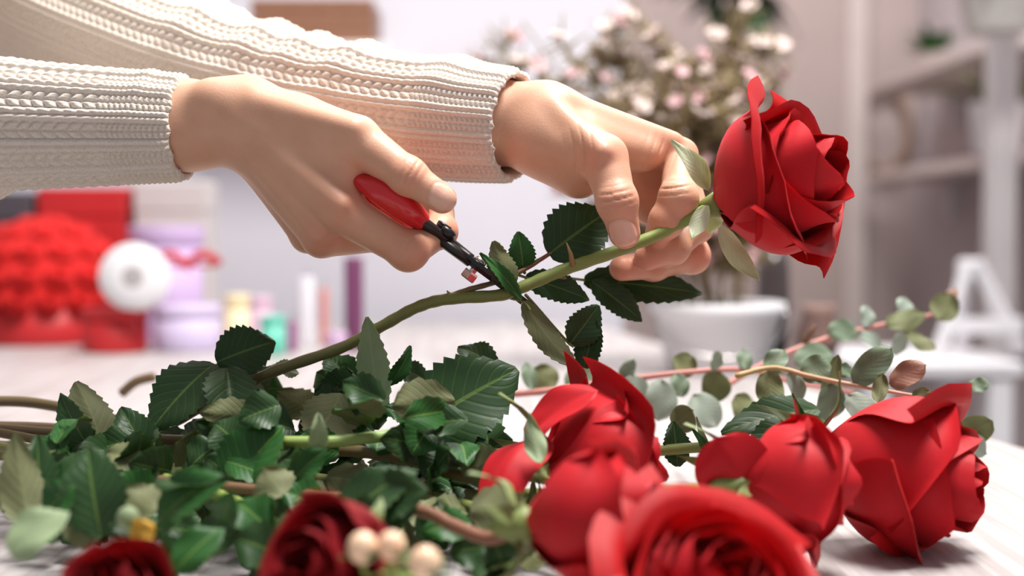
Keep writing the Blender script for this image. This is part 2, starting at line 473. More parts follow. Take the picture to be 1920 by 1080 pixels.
def hand(palm, fingers, tendons, nails, creases, flush, h=.00095):
    pts = [p for c in palm for p in (P(*c[0]), P(*c[1]))] + [P(*j[:3]) for f in fingers for j in f]
    lo = np.min(pts, 0) - .028; hi = np.max(pts, 0) + .028
    fl = Field(lo, hi, h)
    for a, b, ra, rb, k in palm: fl.cone(P(*a), P(*b), ra / 100, rb / 100, k / 100)
    for a, b, ra, rb, k in tendons: fl.cone(P(*a), P(*b), ra / 100, rb / 100, k / 100)
    base = fl.S
    for f in fingers:
        g = Field(lo, hi, h)
        J = [P(*j[:3]) for j in f]; R = [j[3] / 100 for j in f]
        for i in range(len(J) - 1):
            g.cone(J[i], J[i + 1], R[i], R[i + 1], .0035)
        for i in range(1, len(J) - 1):               # knuckle swelling
            g.cone(J[i], J[i], R[i] * 1.04, R[i] * 1.04, .004)
        k = .0028                                     # join to the palm with a crease
        o, ds = base, g.S
        hh = np.clip(.5 + .5 * (o - ds) / k, 0, 1)
        base = o * (1 - hh) + ds * hh - k * hh * (1 - hh)
    fl.S = base
    V, Q = fl.mesh()
    N = vnormals(V, Q)
    nail = np.zeros(len(V)); fl_a = np.zeros(len(V))
    for c, ax, dn, ln, wd in nails:                   # centre px, axis, outward direction
        c = P(*c); ax = nrm(ax); dn = nrm(np.asarray(dn, float) - ax * np.dot(dn, ax)); sd = np.cross(ax, dn)
        r = V - c; s = r @ ax; t = r @ sd; u = r @ dn
        e = (np.abs(s / (ln / 2)) ** 3 + np.abs(t / (wd / 2)) ** 3)
        m = np.clip((1.12 - e) / .24, 0, 1) * (u > -.005) * (N @ dn > .05)
        nail = np.maximum(nail, m)
        rim = np.exp(-((e - 1.25) / .3) ** 2) * (u > -.005) * (N @ dn > .05)
        V += N * (m * .00025 - rim * .00045)[:, None]
    for c, ax, dn, amp, lam, ext, wid in creases:
        c = P(*c); ax = nrm(ax); dn = nrm(dn)
        r = V - c; s = r @ ax; t = np.linalg.norm(r - s[:, None] * ax, axis=1)
        bow = s + 6.0 * t * t
        m = np.exp(-(s / ext) ** 2) * np.clip((N @ dn - .1) * 1.6, 0, 1) * np.exp(-(t / wid) ** 4)
        V -= N * (1.5 * amp * m * np.maximum(0, np.cos(2 * math.pi * bow / lam)) ** 3)[:, None]
    for c, rad, amt in flush:
        fl_a = np.maximum(fl_a, amt * np.exp(-(np.linalg.norm(V - P(*c), axis=1) / rad) ** 2))
    return V, Q, nail, fl_a

# near hand, closed round the shears
RH = hand(
    palm=[((150, 236, .775), (345, 235, .767), 2.7, 2.35, .5), ((345, 235, .767), (445, 237, .765), 2.35, 2.15, .8),
          ((455, 213, .757), (640, 388, .739), 1.75, 1.25, 1.2), ((455, 232, .765), (603, 446, .752), 1.70, 1.0, 1.0),
          ((460, 245, .780), (578, 440, .777), 1.6, .95, 1.0), ((460, 240, .79), (560, 415, .797), 1.5, .9, 1.0),
          ((470, 235, .778), (640, 345, .765), 1.7, 1.4, 1.0), ((470, 207, .757), (668, 262, .737), 1.62, 1.28, 1.0),
          ((560, 245, .752), (655, 310, .745), 1.6, 1.25, 1.0)],
    tendons=[((490, 262, .7435), (640, 385, .7275), .30, .40, .6), ((470, 285, .7465), (596, 440, .742), .28, .36, .6), ((480, 190, .7415), (660, 240, .7265), .25, .3, 1.0),
             ((395, 185, .748), (400, 186, .748), .9, .9, 1.2)],
    fingers=[[(668, 264, .737, 1.25), (765, 330, .727, .90), (829, 373, .726, .76)],
             [(645, 398, .738, 1.15), (765, 471, .738, .95), (826, 434, .757, .80), (828, 398, .772, .70)],
             [(602, 448, .753, 1.0), (720, 441, .776, .88), (786, 412, .795, .8), (788, 380, .80, .7)],
             [(577, 442, .778, .95), (690, 425, .802, .85), (748, 392, .812, .78), (745, 360, .805, .68)],
             [(560, 418, .797, .9), (650, 402, .818, .78), (700, 372, .822, .7), (698, 348, .815, .6)]],
    nails=[((833, 369, .7195), (.83, 0, -.55), (.25, -1, .55), .0145, .0125)],
    creases=[((768, 328, .720), (.83, 0, -.55), (.3, -1, .6), .0006, .0034, .0055, .009), ((650, 300, .74), (.6, 0, -.8), (0, -1, .2), .0004, .004, .008, .012),
             ((760, 468, .73), (.85, 0, -.5), (0, -1, -.3), .0004, .0036, .005, .01)],
    flush=[((845, 380, .722), .012, .55), ((768, 328, .72), .010, .45), ((640, 400, .728), .014, .4), ((597, 455, .745), .014, .45), ((770, 490, .735), .016, .5), ((838, 440, .755), .013, .5), ((690, 330, .735), .012, .5)])
# far hand, pinching the stem
LH = hand(
    palm=[((800, 215, .815), (905, 228, .80), 2.6, 2.4, .5), ((905, 228, .80), (1015, 236, .792), 2.4, 2.3, .8),
          ((1025, 225, .787), (1276, 291, .80), 1.95, .95, 1.0), ((1025, 235, .80), (1272, 308, .82), 1.95, .95, 1.0),
          ((1025, 245, .81), (1262, 328, .838), 1.8, .9, 1.0), ((1025, 250, .815), (1245, 345, .852), 1.7, .85, 1.0),
          ((1025, 262, .778), (1130, 296, .760), 1.65, 1.30, 1.0), ((1005, 270, .783), (1085, 325, .780), 1.65, 1.4, 1.0),
          ((1100, 262, .782), (1205, 288, .787), 1.35, .95, .9), ((1190, 320, .812), (1262, 400, .825), 1.25, 1.0, .6), ((1150, 315, .80), (1215, 390, .815), 1.2, .95, .6)],
    tendons=[((1040, 200, .7705), (1130, 285, .7475), .25, .35, .9), ((1060, 190, .778), (1262, 262, .793), .25, .3, .8)],
    fingers=[[(1133, 298, .760, 1.28), (1157, 378, .748, 1.0), (1171, 437, .7515, .84)],
             [(1276, 292, .800, .96), (1272, 372, .772, .98), (1250, 414, .773, .86), (1234, 437, .7775, .72)],
             [(1272, 308, .82, .95), (1306, 422, .803, .90), (1262, 466, .789, .80), (1213, 483, .780, .71)],
             [(1262, 328, .838, .9), (1298, 480, .817, .92), (1226, 496, .799, .82), (1166, 503, .787, .71)],
             [(1245, 345, .852, .85), (1275, 465, .848, .8), (1220, 495, .835, .7), (1185, 498, .826, .62)]],
    nails=[((1166, 438, .7445), (.2, 0, -1), (-.35, -1, .05), .0140, .0140)],
    creases=[((1156, 374, .738), (.2, 0, -1), (-.1, -1, .2), .0007, .0036, .0055, .010), ((1230, 300, .785), (.9, 0, -.4), (0, -1, .2), .0006, .0045, .008, .012),
             ((1262, 352, .765), (.1, 0, -1), (-.3, -1, 0), .0005, .004, .006, .01), ((1095, 290, .757), (.9, 0, .1), (0, -1, 0), .0005, .005, .008, .014)],
    flush=[((1120, 300, .748), .010, .55), ((1172, 462, .748), .011, .65), ((1157, 375, .738), .010, .35), ((1200, 486, .776), .014, .6), ((1155, 505, .782), .014, .6), ((1322, 482, .81), .014, .5), ((1295, 290, .79), .014, .35), ((1235, 440, .77), .012, .5)])

# ------------------------------------------------------------------ the person
person_at = np.array((-.66, .93, 0))
person = thing('person', person_at, 'person in a cream chunky-knit sweater leaning over the table, cutting a rose stem with shears', 'person')
# rest of the body under the clothes, low resolution
SHR = np.array((-.53, .74, 1.30)); SHL = np.array((-.53, 1.10, 1.30))
ELR = P(-190, 220, .82); ELL = P(60, -30, 1.0)
bf = Field((-.95, .60, 0.0), (-.22, 1.30, 1.78), .011)
hip = np.array((-.70, .93, .93)); chest = np.array((-.53, .93, 1.24)); neck = np.array((-.49, .93, 1.42)); head = np.array((-.45, .93, 1.585))
bf.cone(hip + (0, -.06, 0), hip + (0, .06, 0), .115, .115, .03); bf.cone(hip, chest, .115, .12, .05)
bf.cone(chest + (0, -.10, .02), chest + (0, .10, .02), .085, .085, .05); bf.cone(chest, neck, .07, .05, .04); bf.cone(neck, head, .05, .055, .03)
bf.cone(head + (0, 0, .02), head + (-.015, 0, .02), .088, .088, .02); bf.cone(head + (.03, 0, -.05), head + (.055, 0, -.075), .055, .03, .02)
bf.cone(head + (.085, 0, -.005), head + (.103, 0, -.03), .009, .013, .012)
for s in (-1, 1):
    bf.cone(head + (0, .083 * s, 0), head + (-.008, .088 * s, -.03), .016, .012, .006)
    bf.cone(hip + (0, .085 * s, -.05), (-.72, .93 + .10 * s, .50), .085, .058, .03); bf.cone((-.72, .93 + .10 * s, .50), (-.76, .93 + .10 * s, .09), .055, .038, .02)
    bf.cone((-.77, .93 + .10 * s, .045), (-.62, .93 + .11 * s, .035), .042, .030, .02)
for arm in ([SHR + (0, .02, 0), SHR + (.015, 0, -.13), P(-190, 208, .82), P(0, 233, .785), P(150, 236, .775)], [SHL + (0, -.02, 0), SHL + (.03, 0, -.11), P(60, -10, 1.0), P(300, 104, .92), P(520, 172, .87), P(800, 217, .815)]):
    q = smooth_path(arm, 4)
    for a_, b_ in zip(q[:-1], q[1:]): bf.cone(a_, b_, .023, .023, .004)
bV, bQ = bf.mesh()
Vb = np.vstack([bV, RH[0], LH[0]]); Qb = np.vstack([bQ, RH[1] + len(bV), LH[1] + len(bV) + len(RH[0])])
z = np.zeros(len(bV))
obj('body', Vb, Qb, M['skin'], person, attrs={'nail': np.r_[z, RH[2], LH[2]], 'flush': np.r_[z, RH[3], LH[3]]})

def knit(S, q, stitch, cuff_len, fine):
    """height of a chunky rib knit: S = length from the cuff edge (m), q = rib coordinate"""
    f = q - np.floor(q)
    cuff = 1 / (1 + np.exp(-(cuff_len - S) / .0025))
    out = np.zeros_like(S)
    for wgt, p in ((1 - cuff, stitch), (cuff, fine)):
        ph = S / p
        cord = np.zeros_like(S)
        for c, sg in ((.11, 1), (.33, -1)):
            x = (f - c) / .125
            cord = np.maximum(cord, np.sqrt(np.clip(1 - x * x, 0, 1)) * (.80 + .20 * np.abs(np.sin(math.pi * (ph + sg * .35 * x)))))
        wv = (f - .72) / .29
        inside = np.clip((1 - np.abs(wv)) / .2, 0, 1)
        ridge = np.abs(np.sin(math.pi * (ph + .55 * np.abs(wv)))) ** .6
        vst = inside * (.15 + .55 * ridge) * (1 - .55 * np.exp(-(wv / .13) ** 2))
        out += wgt * np.maximum(cord, vst)
    return out

def sleeve(path, radii, ribs, du, amp, stitch, fine, cuff_len, folds, name, twist=0.0):
    """path from the cuff edge back to the shoulder"""
    pr = smooth_path([np.r_[p, r] for p, r in zip(path, radii)], 60)
    c = pr[:, :3]; seg = np.r_[0, np.cumsum(np.linalg.norm(np.diff(c, axis=0), axis=1))]
    n = int(seg[-1] / du); s = np.linspace(0, seg[-1], n)
    C = np.stack([np.interp(s, seg, c[:, i]) for i in range(3)], 1); R = np.interp(s, seg, pr[:, 3])
    for _ in range(60): C[1:-1] = (C[:-2] + C[1:-1] * 2 + C[2:]) / 4
    T = np.gradient(C, axis=0); T /= np.linalg.norm(T, axis=1)[:, None]
    X = np.zeros_like(C); x = np.array((0, -1.0, 0))
    for i in range(n):
        x = nrm(x - T[i] * np.dot(x, T[i])); X[i] = x
    Y = np.cross(T, X)
    m = int(2 * math.pi * np.mean(R) / du); th = np.linspace(0, 2 * math.pi, m, endpoint=False)
    SS, TH = np.meshgrid(s, th, indexing='ij')
    q = TH / (2 * math.pi) * ribs + twist * SS
    hgt = knit(SS, q, stitch, cuff_len, fine) * amp
    rr = R[:, None] + hgt - amp * .5
    for (s0, wd, a, th0) in folds:
        rr = rr + a * np.exp(-((SS - s0 + .012 * np.cos(TH - th0)) / wd) ** 2) * (.5 + .5 * np.cos(TH - th0))
    rim = np.clip(SS / .004, 0, 1); rr = rr - .0022 * (1 - np.sqrt(rim * (2 - rim)))
    edge_wob = .0006 * np.sin(TH * ribs) * np.exp(-SS / .01)
    Vv = C[:, None, :] + rr[..., None] * (np.cos(TH)[..., None] * X[:, None, :] + np.sin(TH)[..., None] * Y[:, None, :]) + edge_wob[..., None] * T[:, None, :]
    inner = []
    for k, (ds, dr) in enumerate(((.001, .0032), (.006, .0040), (.02, .0042))):    # turned-in hem
        i = min(int(ds / du), n - 1)
        inner.append(C[i][None] + (R[i] - dr) * (np.cos(th)[:, None] * X[i] + np.sin(th)[:, None] * Y[i]))
    V = np.vstack([np.stack(inner[::-1]).reshape(-1, 3), Vv.reshape(-1, 3)])
    rows = n + 3
    i, j = np.meshgrid(np.arange(rows - 1), np.arange(m), indexing='ij'); j2 = (j + 1) % m
    Q = np.stack([i * m + j, (i + 1) * m + j, (i + 1) * m + j2, i * m + j2], -1).reshape(-1, 4)
    return V, Q

sw = obj('sweater', *(lambda a, b, c: (np.vstack([a[0], b[0], c[0]]), np.vstack([a[1], b[1] + len(a[0]), c[1] + len(a[0]) + len(b[0])])))(
    sleeve([P(350, 240, .766), P(250, 238, .770), P(120, 236, .776), P(0, 231, .785), P(-190, 208, .82), SHR + (.015, .0, -.13), SHR + (0, .02, .0)],
           [.0275, .0295, .0322, .0352, .040, .052, .062], 12, .00075, .0044, .0068, .0030, .037, [(.03, .004, .0012, 1.0)], 'sleeve'),
    sleeve([P(968, 236, .792), P(850, 226, .81), P(700, 206, .835), P(520, 172, .87), P(300, 104, .92), P(60, -10, 1.0), SHL + (.03, 0, -.11), SHL + (0, -.02, 0)],
           [.0305, .0330, .0345, .0370, .0420, .048, .055, .062], 14, .0010, .0042, .0066, .0030, .05,
           [(.05, .012, .003, 1.2), (.115, .010, .004, 1.4), (.15, .010, .004, 1.6), (.185, .012, .005, 1.2), (.235, .013, .005, 1.5)], 'sleeve'),
    (lambda: (lambda fld: fld.mesh())((lambda f: ([f.cone(hip + (0, -.07, .02), hip + (0, .07, .02), .135, .135, .03), f.cone(hip, chest + (.015, 0, 0), .135, .145, .05),
             f.cone(chest + (0, -.115, .03), chest + (0, .115, .03), .100, .100, .05), f.cone(chest + (.10, .0, -.05), chest + (.10, .06, -.06), .08, .08, .06), f.cone(chest + (.0, 0, .1), neck + (0, 0, -.035), .08, .062, .04),
             f.carve(neck + (0, 0, -.01), neck + (.02, 0, .2), .058, .004)], f)[1])(Field((-.95, .60, .74), (-.24, 1.30, 1.50), .007))))()), M['wool'], person)
sw['label'] = 'cream chunky rib-knit sweater'
# trousers, hair
tf = Field((-.95, .62, .05), (-.5, 1.25, 1.02), .011)
tf.cone(hip + (0, -.07, -.02), hip + (0, .07, -.02), .13, .13, .03)
for s in (-1, 1):
    tf.cone(hip + (0, .085 * s, -.05), (-.72, .93 + .10 * s, .50), .105, .078, .03); tf.cone((-.72, .93 + .10 * s, .50), (-.76, .93 + .10 * s, .13), .076, .062, .02)
obj('trousers', *tf.mesh(), mat('dark_denim', (.05, .055, .08), .85, noise=(300, (.08, .085, .11))), person)
hf = Field((-.62, .80, 1.40), (-.30, 1.06, 1.74), .006)
hf.cone(head + (-.012, 0, .032), head + (-.03, 0, .02), .094, .092, .02); hf.cone(head + (-.075, 0, 0), head + (-.085, 0, -.10), .055, .04, .02)
hf.carve(head + (.12, 0, -.07), head + (.075, 0, -.01), .075, .01)
obj('hair', *hf.mesh(), mat('brown_hair', (.09, .05, .03), .5, noise=(200, (.14, .08, .05))), person)

# ------------------------------------------------------------------ leaves, stems, roses
rng = random.Random(7)

def leaf_mesh(b, t, width, normal, fold=.25, bend=.1, serr=.07, shape='rose', twist=0.0, droop=0.0, nl=30, nw=5, thick=.00035):
    """two-sided blade from b to t. normal = side of the upper face"""
    b = np.asarray(b, float); t = np.asarray(t, float); L = np.linalg.norm(t - b)
    x = nrm(t - b); z0 = nrm(np.asarray(normal, float) - x * np.dot(normal, x)); y0 = np.cross(z0, x)
    us = np.linspace(-1, 1, 2 * nw + 1); vs = np.linspace(0, 1, nl + 1)
    top = []; uv = []
    for v in vs:
        if shape == 'rose': hw = (math.sin(math.pi * min(1, v * .97 + .015) ** .82)) ** .72 * (1 - .12 * v)
        elif shape == 'round': hw = math.sqrt(max(0, 1 - (2 * v - 1) ** 2)) * (1.0 - .1 * v) + .02
        elif shape == 'lance': hw = (math.sin(math.pi * min(1, v * .96 + .02) ** .75)) ** .9
        else: hw = (1 - v) ** .7 * (.75 + .25 * math.sin(v * 9)) + .02
        hw = hw * width / 2
        saw = 1 + serr * (1 - (int(round(v * nl)) % 3)) if 0 < v < 1 else 1
        tw = twist * (v - .3)
        y = y0 * math.cos(tw) + z0 * math.sin(tw); z = z0 * math.cos(tw) - y0 * math.sin(tw)
        for u in us:
            yy = u * hw * (saw if abs(u) > .99 else 1)
            zz = fold * abs(yy) - fold * .35 * yy * yy / (width / 2 + 1e-9) + bend * L * 4 * v * (1 - v) - droop * L * v * v + .0012 * math.sin(v * 9 + u * 2.5) * (abs(u))
            top.append(b + x * L * v + y * yy + z * zz); uv.append(((u + 1) / 2, v))
    top = np.array(top); m = len(us)
    G = top.reshape(nl + 1, m, 3)
    nn = np.cross(np.gradient(G, axis=0), np.gradient(G, axis=1)); nn /= (np.linalg.norm(nn, axis=2)[..., None] + 1e-9)
    if np.sum(nn.reshape(-1, 3) @ z0) < 0: nn = -nn
    bot = (G - nn * thick).reshape(-1, 3)
    F, fm = [], []
    n0 = len(top)
    for i in range(nl):
        for j in range(m - 1):
            a, b_, c, d = i * m + j, i * m + j + 1, (i + 1) * m + j + 1, (i + 1) * m + j
            F.append((a, d, c, b_)); fm.append(0); F.append((a + n0, b_ + n0, c + n0, d + n0)); fm.append(1)
    return np.vstack([top, bot]), F, fm, uv + uv

GREEN = (.24, .33, .07); OLIVE = (.16, .145, .055); BROWN = (.16, .10, .05); REDB = (.26, .10, .06); PINK = (.52, .20, .17)

def stem(parent, pts, r0, r1, c0, c1, name='stem', n=10, per=8):
    pp = smooth_path(pts, per)
    rad = np.linspace(r0, r1, len(pp))
    rad = rad * (1 + .05 * np.sin(np.arange(len(pp)) * 1.7))
    V, F = tube(pp, rad, n)
    tt = np.r_[np.repeat(np.linspace(0, 1, len(pp)), n), 0, 1]
    cols = np.outer(1 - tt, c0) + np.outer(tt, c1)
    return obj(name, V, F, M['stem'], parent, cols=cols)

def add_leaf(parent, b, t, wpx, d, face='top', fold=.25, bend=.1, kind='leaf_top', d2=None, tilt=(0, 0, 0), petiole=None, name='leaf', **kw):
    """b, t photo pixels of base and tip at depths d, d2; face says which side looks at us"""
    d2 = d if d2 is None else d2
    B, T = P(*b, d), P(*t, d2)
    n = np.array((0, -1.0, .35)) + np.asarray(tilt, float)
    if face == 'under': n = -n
    V, F, fm, uv = leaf_mesh(B, T, wpx / FPX * (d + d2) / 2, n, fold, bend, **kw)
    o = obj(name, V, F, [M[kind], M[kind] if kind in ('leaf_pale', 'sepal_pale', 'leaf_yellow') else M['leaf_under']], parent, fm=fm, uv=uv)
    if petiole is not None:
        c = OLIVE if name == 'leaf' else PINK
        stem(o, [P(*petiole), B, B + (T - B) * .12], .0009, .0007, c, GREEN, 'leaf_stalk', 6, 4)
    return o

def rose_head(parent, base, axis, H, R, n=20, seed=1, opening=1.0, roll=0.0, inner='petal_in', outer='petal_out', reflex=1.0, sepals=5, sep_len=.03, hip=True):
    rg = random.Random(seed)
    base = np.asarray(base, float)
    X, Y, A = frame(axis, (0, 0, 1))
    nu, nv = 12, 14
    for i in range(n):
        t = i / (n - 1)
        Rt = R * (.13 + .87 * t ** (1.0 / (.8 + .35 * opening)))
        Ht = H * (.90 + .10 * math.sin(math.pi * min(1, t * 1.3)) + rg.uniform(-.05, .04))
        Aw = 1.75 - .55 * t
        phi = roll + i * 2.39996 + rg.uniform(-.25, .25)
        close = .50 * (1 - t) ** 1.1 + .06
        lip = reflex * (max(0, t - .35) / .65) ** 1.3 * rg.uniform(.55, 1.35)
        asym = rg.uniform(-.8, .8); s1, s2 = rg.uniform(0, 6), rg.uniform(0, 6); pk = rg.uniform(-.25, .25)
        V = []
        for a in range(nv + 1):
            v0 = a / nv
            for b in range(nu + 1):
                u = 2 * b / nu - 1
                v = v0 * (1 - .20 * abs(u - pk * .3) ** 2.4 + .05 * math.exp(-((u - pk) / .22) ** 2) * t)
                g = min(1.0, v / .60)
                r = Rt * math.sin(math.pi / 2 * g) ** .85 * (1 - close * max(0, (v - .45) / .55) ** 1.6)
                zz = Ht * (.03 + .97 * v)
                cv = max(0, v0 - .66) / .34
                r += lip * R * .34 * cv ** 2.2 * (1 + .45 * asym * u)
                zz -= lip * H * .17 * cv ** 2.4
                side = max(0, abs(u) - .6) / .4
                r += lip * R * .16 * side ** 2 * g
                r += .045 * R * u + R * .035 * math.sin(3.2 * u + s1) * v * v + R * .025 * math.sin(8 * u + s2) * cv
                zz += H * .02 * math.sin(4 * u + s2) * v
                ang = phi + u * Aw * (.28 + .72 * math.sin(math.pi / 2 * min(1, v / .6)))
                V.append(base + A * zz + (X * math.cos(ang) + Y * math.sin(ang)) * r)
        G = np.array(V).reshape(nv + 1, nu + 1, 3)
        nn = np.cross(np.gradient(G, axis=1), np.gradient(G, axis=0)); nn /= np.linalg.norm(nn, axis=2)[..., None] + 1e-9
        G2 = G + nn * .0004
        mid = G[nv // 2, nu // 2] - base; mid = mid - A * (mid @ A)
        if np.dot(nn[nv // 2, nu // 2], mid) < 0: G2 = G - nn * .0004
        V = np.vstack([G.reshape(-1, 3), G2.reshape(-1, 3)]); n0 = (nv + 1) * (nu + 1); F, fm = [], []
        for a in range(nv):
            for b in range(nu):
                k = a * (nu + 1) + b; q = (k, k + 1, k + nu + 2, k + nu + 1)
                F.append(q); fm.append(0); F.append(tuple(c + n0 for c in q[::-1])); fm.append(1)
        obj('petal', V, F, [M[inner], M[outer]], parent, fm=fm)
    if hip:
        V, F = lathe([(.002, -.012), (.0048, -.008), (.0062, -.002), (.0075, .003), (.0065, .006)], base, A, 14)
        c = np.tile(np.array((.20, .25, .07)), (len(V), 1))
        obj('calyx', V, F, M['stem'], parent, cols=c)
    for k in range(sepals):
        a = k * 2 * math.pi / 5 + roll + rg.uniform(-.2, .2); dr = X * math.cos(a) + Y * math.sin(a)
        B = base + dr * .006; back = rg.uniform(-.7, .15)
        T = B + nrm(dr * 1.0 + A * back) * sep_len * rg.uniform(.8, 1.2)
        V, F, fm, uv = leaf_mesh(B, T, .0075, A * .8 - dr * back, .2, .12, 0, 'lance', twist=rg.uniform(-.6, .6), droop=rg.uniform(-.1, .4), nl=10, nw=2)
        obj('sepal', V, F, [M['sepal'], M['sepal']], parent, fm=fm, uv=uv)

def rose(label, base, axis, H, R, group=None, **kw):
    r = thing('rose', base, label, 'rose', group)
    rose_head(r, base, axis, H, R, **kw)
    return r

# --- the rose being cut
hb = P(1338, 386, .772)
held = rose('long-stemmed red rose held between finger and thumb, its bloom raised above the table', hb, (.78, -.54, .29), .074, .041, n=20, seed=3, opening=1.15, reflex=1.05, sepals=0)
for (b, t, wpx, d, d2, fc, tl) in (((1330, 355), (1258, 262), 40, .765, .755, 'top', (0, 0, 0)), ((1350, 425), (1425, 527), 42, .772, .765, 'under', (0, 0, 0)), ((1325, 385), (1296, 448), 34, .765, .757, 'under', (0, 0, 0)), ((1345, 370), (1330, 440), 40, .785, .79, 'top', (0, 0, 0))):
    add_leaf(held, b, t, wpx, d, fc, .3, .12, 'sepal_pale', d2, tl, name='sepal', shape='lance', serr=0, nl=12, nw=3)
stem(held, [P(330, 790, .80), P(430, 735, .79), P(520, 694, .775), P(640, 652, .768), P(715, 612, .763), P(780, 577, .759), P(838, 561, .757), P(940, 553, .756), P(985, 536, .757), P(1060, 505, .759), P(1150, 473, .763), P(1230, 441, .766), P(1300, 405, .769), P(1338, 387, .772)], .0030, .0034, (.15, .115, .05), GREEN)
stem(held, [P(838, 558, .757), P(880, 543, .758), P(928, 529, .762), P(982, 506, .768), P(1029, 477, .774)], .0018, .0011, OLIVE, REDB, 'side_shoot')
stem(held, [P(520, 697, .78), P(600, 670, .775), P(660, 650, .772)], .0016, .0014, REDB, OLIVE, 'side_shoot')
for a, b in (((1074, 497, .757), (1062, 455, .752)), ((842, 556, .757), (838, 545, .755)), ((700, 622, .763), (690, 612, .760))):
    V, F = tube(np.array([P(*a), (P(*a) + P(*b)) / 2 + (.0006, 0, 0), P(*b)]), [.0018, .0011, .0003], 6)
    obj('thorn', V, F, M['stem'], held, cols=np.tile(np.array((.30, .20, .07)), (len(V), 1)))
L = lambda *a, **k: add_leaf(held, *a, **k)
L((1029, 477), (1142, 395), 128, .776, 'top', .15, .05, d2=.785, petiole=(1000, 492, .770))
L((982, 508), (972, 434), 54, .770, 'top', .2, .08, 'leaf_bright', d2=.766, petiole=(984, 512, .768))
L((962, 540), (925, 452), 62, .757, 'under', .35, .05, d2=.752, tilt=(.4, 0, 0))
L((978, 562), (900, 474), 30, .753, 'top', .5, .08, 'leaf_bright', d2=.746, tilt=(-.3, 0, .5))
L((985, 520), (1105, 562), 62, .772, 'top', .2, .06, d2=.776, petiole=(960, 512, .768))
L((1095, 525), (1316, 550), 78, .800, 'top', .22, .04, d2=.815, petiole=(1050, 520, .764))
L((1110, 528), (1204, 602), 58, .795, 'top', .3, .05, d2=.80)
L((982, 566), (1085, 694), 54, .757, 'under', .35, .10, d2=.748, tilt=(.2, 0, .1), petiole=(955, 558, .757))
L((1068, 645), (1122, 572), 70, .768, 'top', .5, .05, d2=.772, tilt=(.5, 0, 0), petiole=(985, 552, .762))
L((1095, 690), (1118, 600), 60, .768, 'top', .4, .0, d2=.770, tilt=(-.4, 0, 0))

# --- the roses lying on the table
G_LOOSE = None
def top_at(px, py, d, axis, H):
    return P(px, py, d) - nrm(axis) * H
rB = rose('bright red rose lying on bare table wood by the table edge', P(1528, 838, .735), (.80, -.44, -.20), .086, .040, n=22, seed=11, opening=.9, reflex=1.1, sep_len=.035)
stem(rB, [P(1528, 838, .735), P(1440, 842, .745), P(1330, 838, .75), P(1150, 850, .76), P(850, 850, .78), P(560, 838, .80)], .003, .0028, GREEN, OLIVE)
rC = rose('red rose with a long drooping outer petal, lying against the leafy stems', P(1005, 880, .69), (.82, .22, .02), .062, .034, n=20, seed=5, opening=.95, reflex=1.5, sep_len=.035)
stem(rC, [P(1005, 880, .69), P(890, 896, .70), P(790, 868, .715), P(700, 850, .725), P(610, 843, .735), P(400, 830, .76), P(150, 815, .78), P(-60, 800, .80)], .0034, .003, (.20, .17, .06), BROWN)
rD = rose('red rose with a half-closed bloom lying in front of the drooping rose', P(975, 985, .575), (.85, -.20, .12), .058, .028, n=18, seed=8, opening=.85, reflex=.8, sep_len=.025)
stem(rD, [P(975, 985, .575), P(920, 1010, .585), P(850, 985, .60), P(780, 955, .615), P(600, 930, .65), P(330, 905, .68), P(100, 880, .70)], .0030, .0028, REDB, BROWN)
AE = (.20, -.62, .66)
bE = top_at(1372, 1055, .515, AE, .052)
rE = rose('wide open red rose, the largest bloom lying in the heap', bE, AE, .052, .037, n=24, seed=21, opening=1.1, reflex=1.0, sep_len=.03)
stem(rE, [bE, bE + (-.03, .03, -.012), P(1050, 1010, .66), P(880, 950, .69), P(650, 905, .72), P(300, 870, .75), P(-60, 850, .78)], .003, .003, GREEN, OLIVE)
rF = rose('dark-sided red rose lying between the wide open rose and the rose by the table edge', P(1375, 915, .66), (.85, .08, .00), .056, .029, n=20, seed=14, opening=.95, reflex=1.3, sep_len=.03)
stem(rF, [P(1375, 915, .66), P(1250, 920, .68), P(1080, 925, .70), P(850, 925, .73), P(560, 890, .76), P(200, 855, .80), P(-60, 830, .82)], .003, .003, GREEN, BROWN)
AG = (-.42, -.74, .22)
bG = top_at(556, 1050, .505, AG, .05)
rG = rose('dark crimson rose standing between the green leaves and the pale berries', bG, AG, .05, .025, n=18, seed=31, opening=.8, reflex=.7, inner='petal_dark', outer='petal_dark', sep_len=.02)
stem(rG, [bG, bG + (.012, .03, -.012), P(560, 975, .66), P(400, 900, .72), P(200, 850, .76), P(-60, 800, .80)], .0027, .0026, GREEN, BROWN)
AH = (0, -.68, .62)
bH = top_at(200, 1070, .50, AH, .045)
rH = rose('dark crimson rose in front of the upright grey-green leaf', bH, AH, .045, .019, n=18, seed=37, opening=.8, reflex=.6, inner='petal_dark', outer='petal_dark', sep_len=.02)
stem(rH, [bH, bH + (.005, .03, -.02), P(225, 1000, .65), P(180, 900, .70), P(60, 850, .74), P(-80, 825, .78)], .0027, .0026, GREEN, OLIVE)

def loose_petal(ow, b, t, wpx, d, d2, n, fold=-.3, bend=.1, **kw):
    B, T = P(*b, d), P(*t, d2)
    V, F, fm, uv = leaf_mesh(B, T, wpx / FPX * (d + d2) / 2, n, fold, bend, 0, 'round', nl=16, nw=6, **kw)
    obj('petal', V, F, [M['petal_out'], M['petal_in']], ow, fm=fm, uv=uv)
loose_petal(rC, (1020, 815), (905, 965), 120, .69, .655, (-.7, -1, .5), -.5, .18, droop=.1)
loose_petal(rC, (985, 830), (1122, 732), 96, .69, .685, (-.2, -.6, 1), .35, .10)
loose_petal(rF, (1400, 925), (1345, 820), 150, .66, .655, (-.4, -1, .4), -.3, .12)
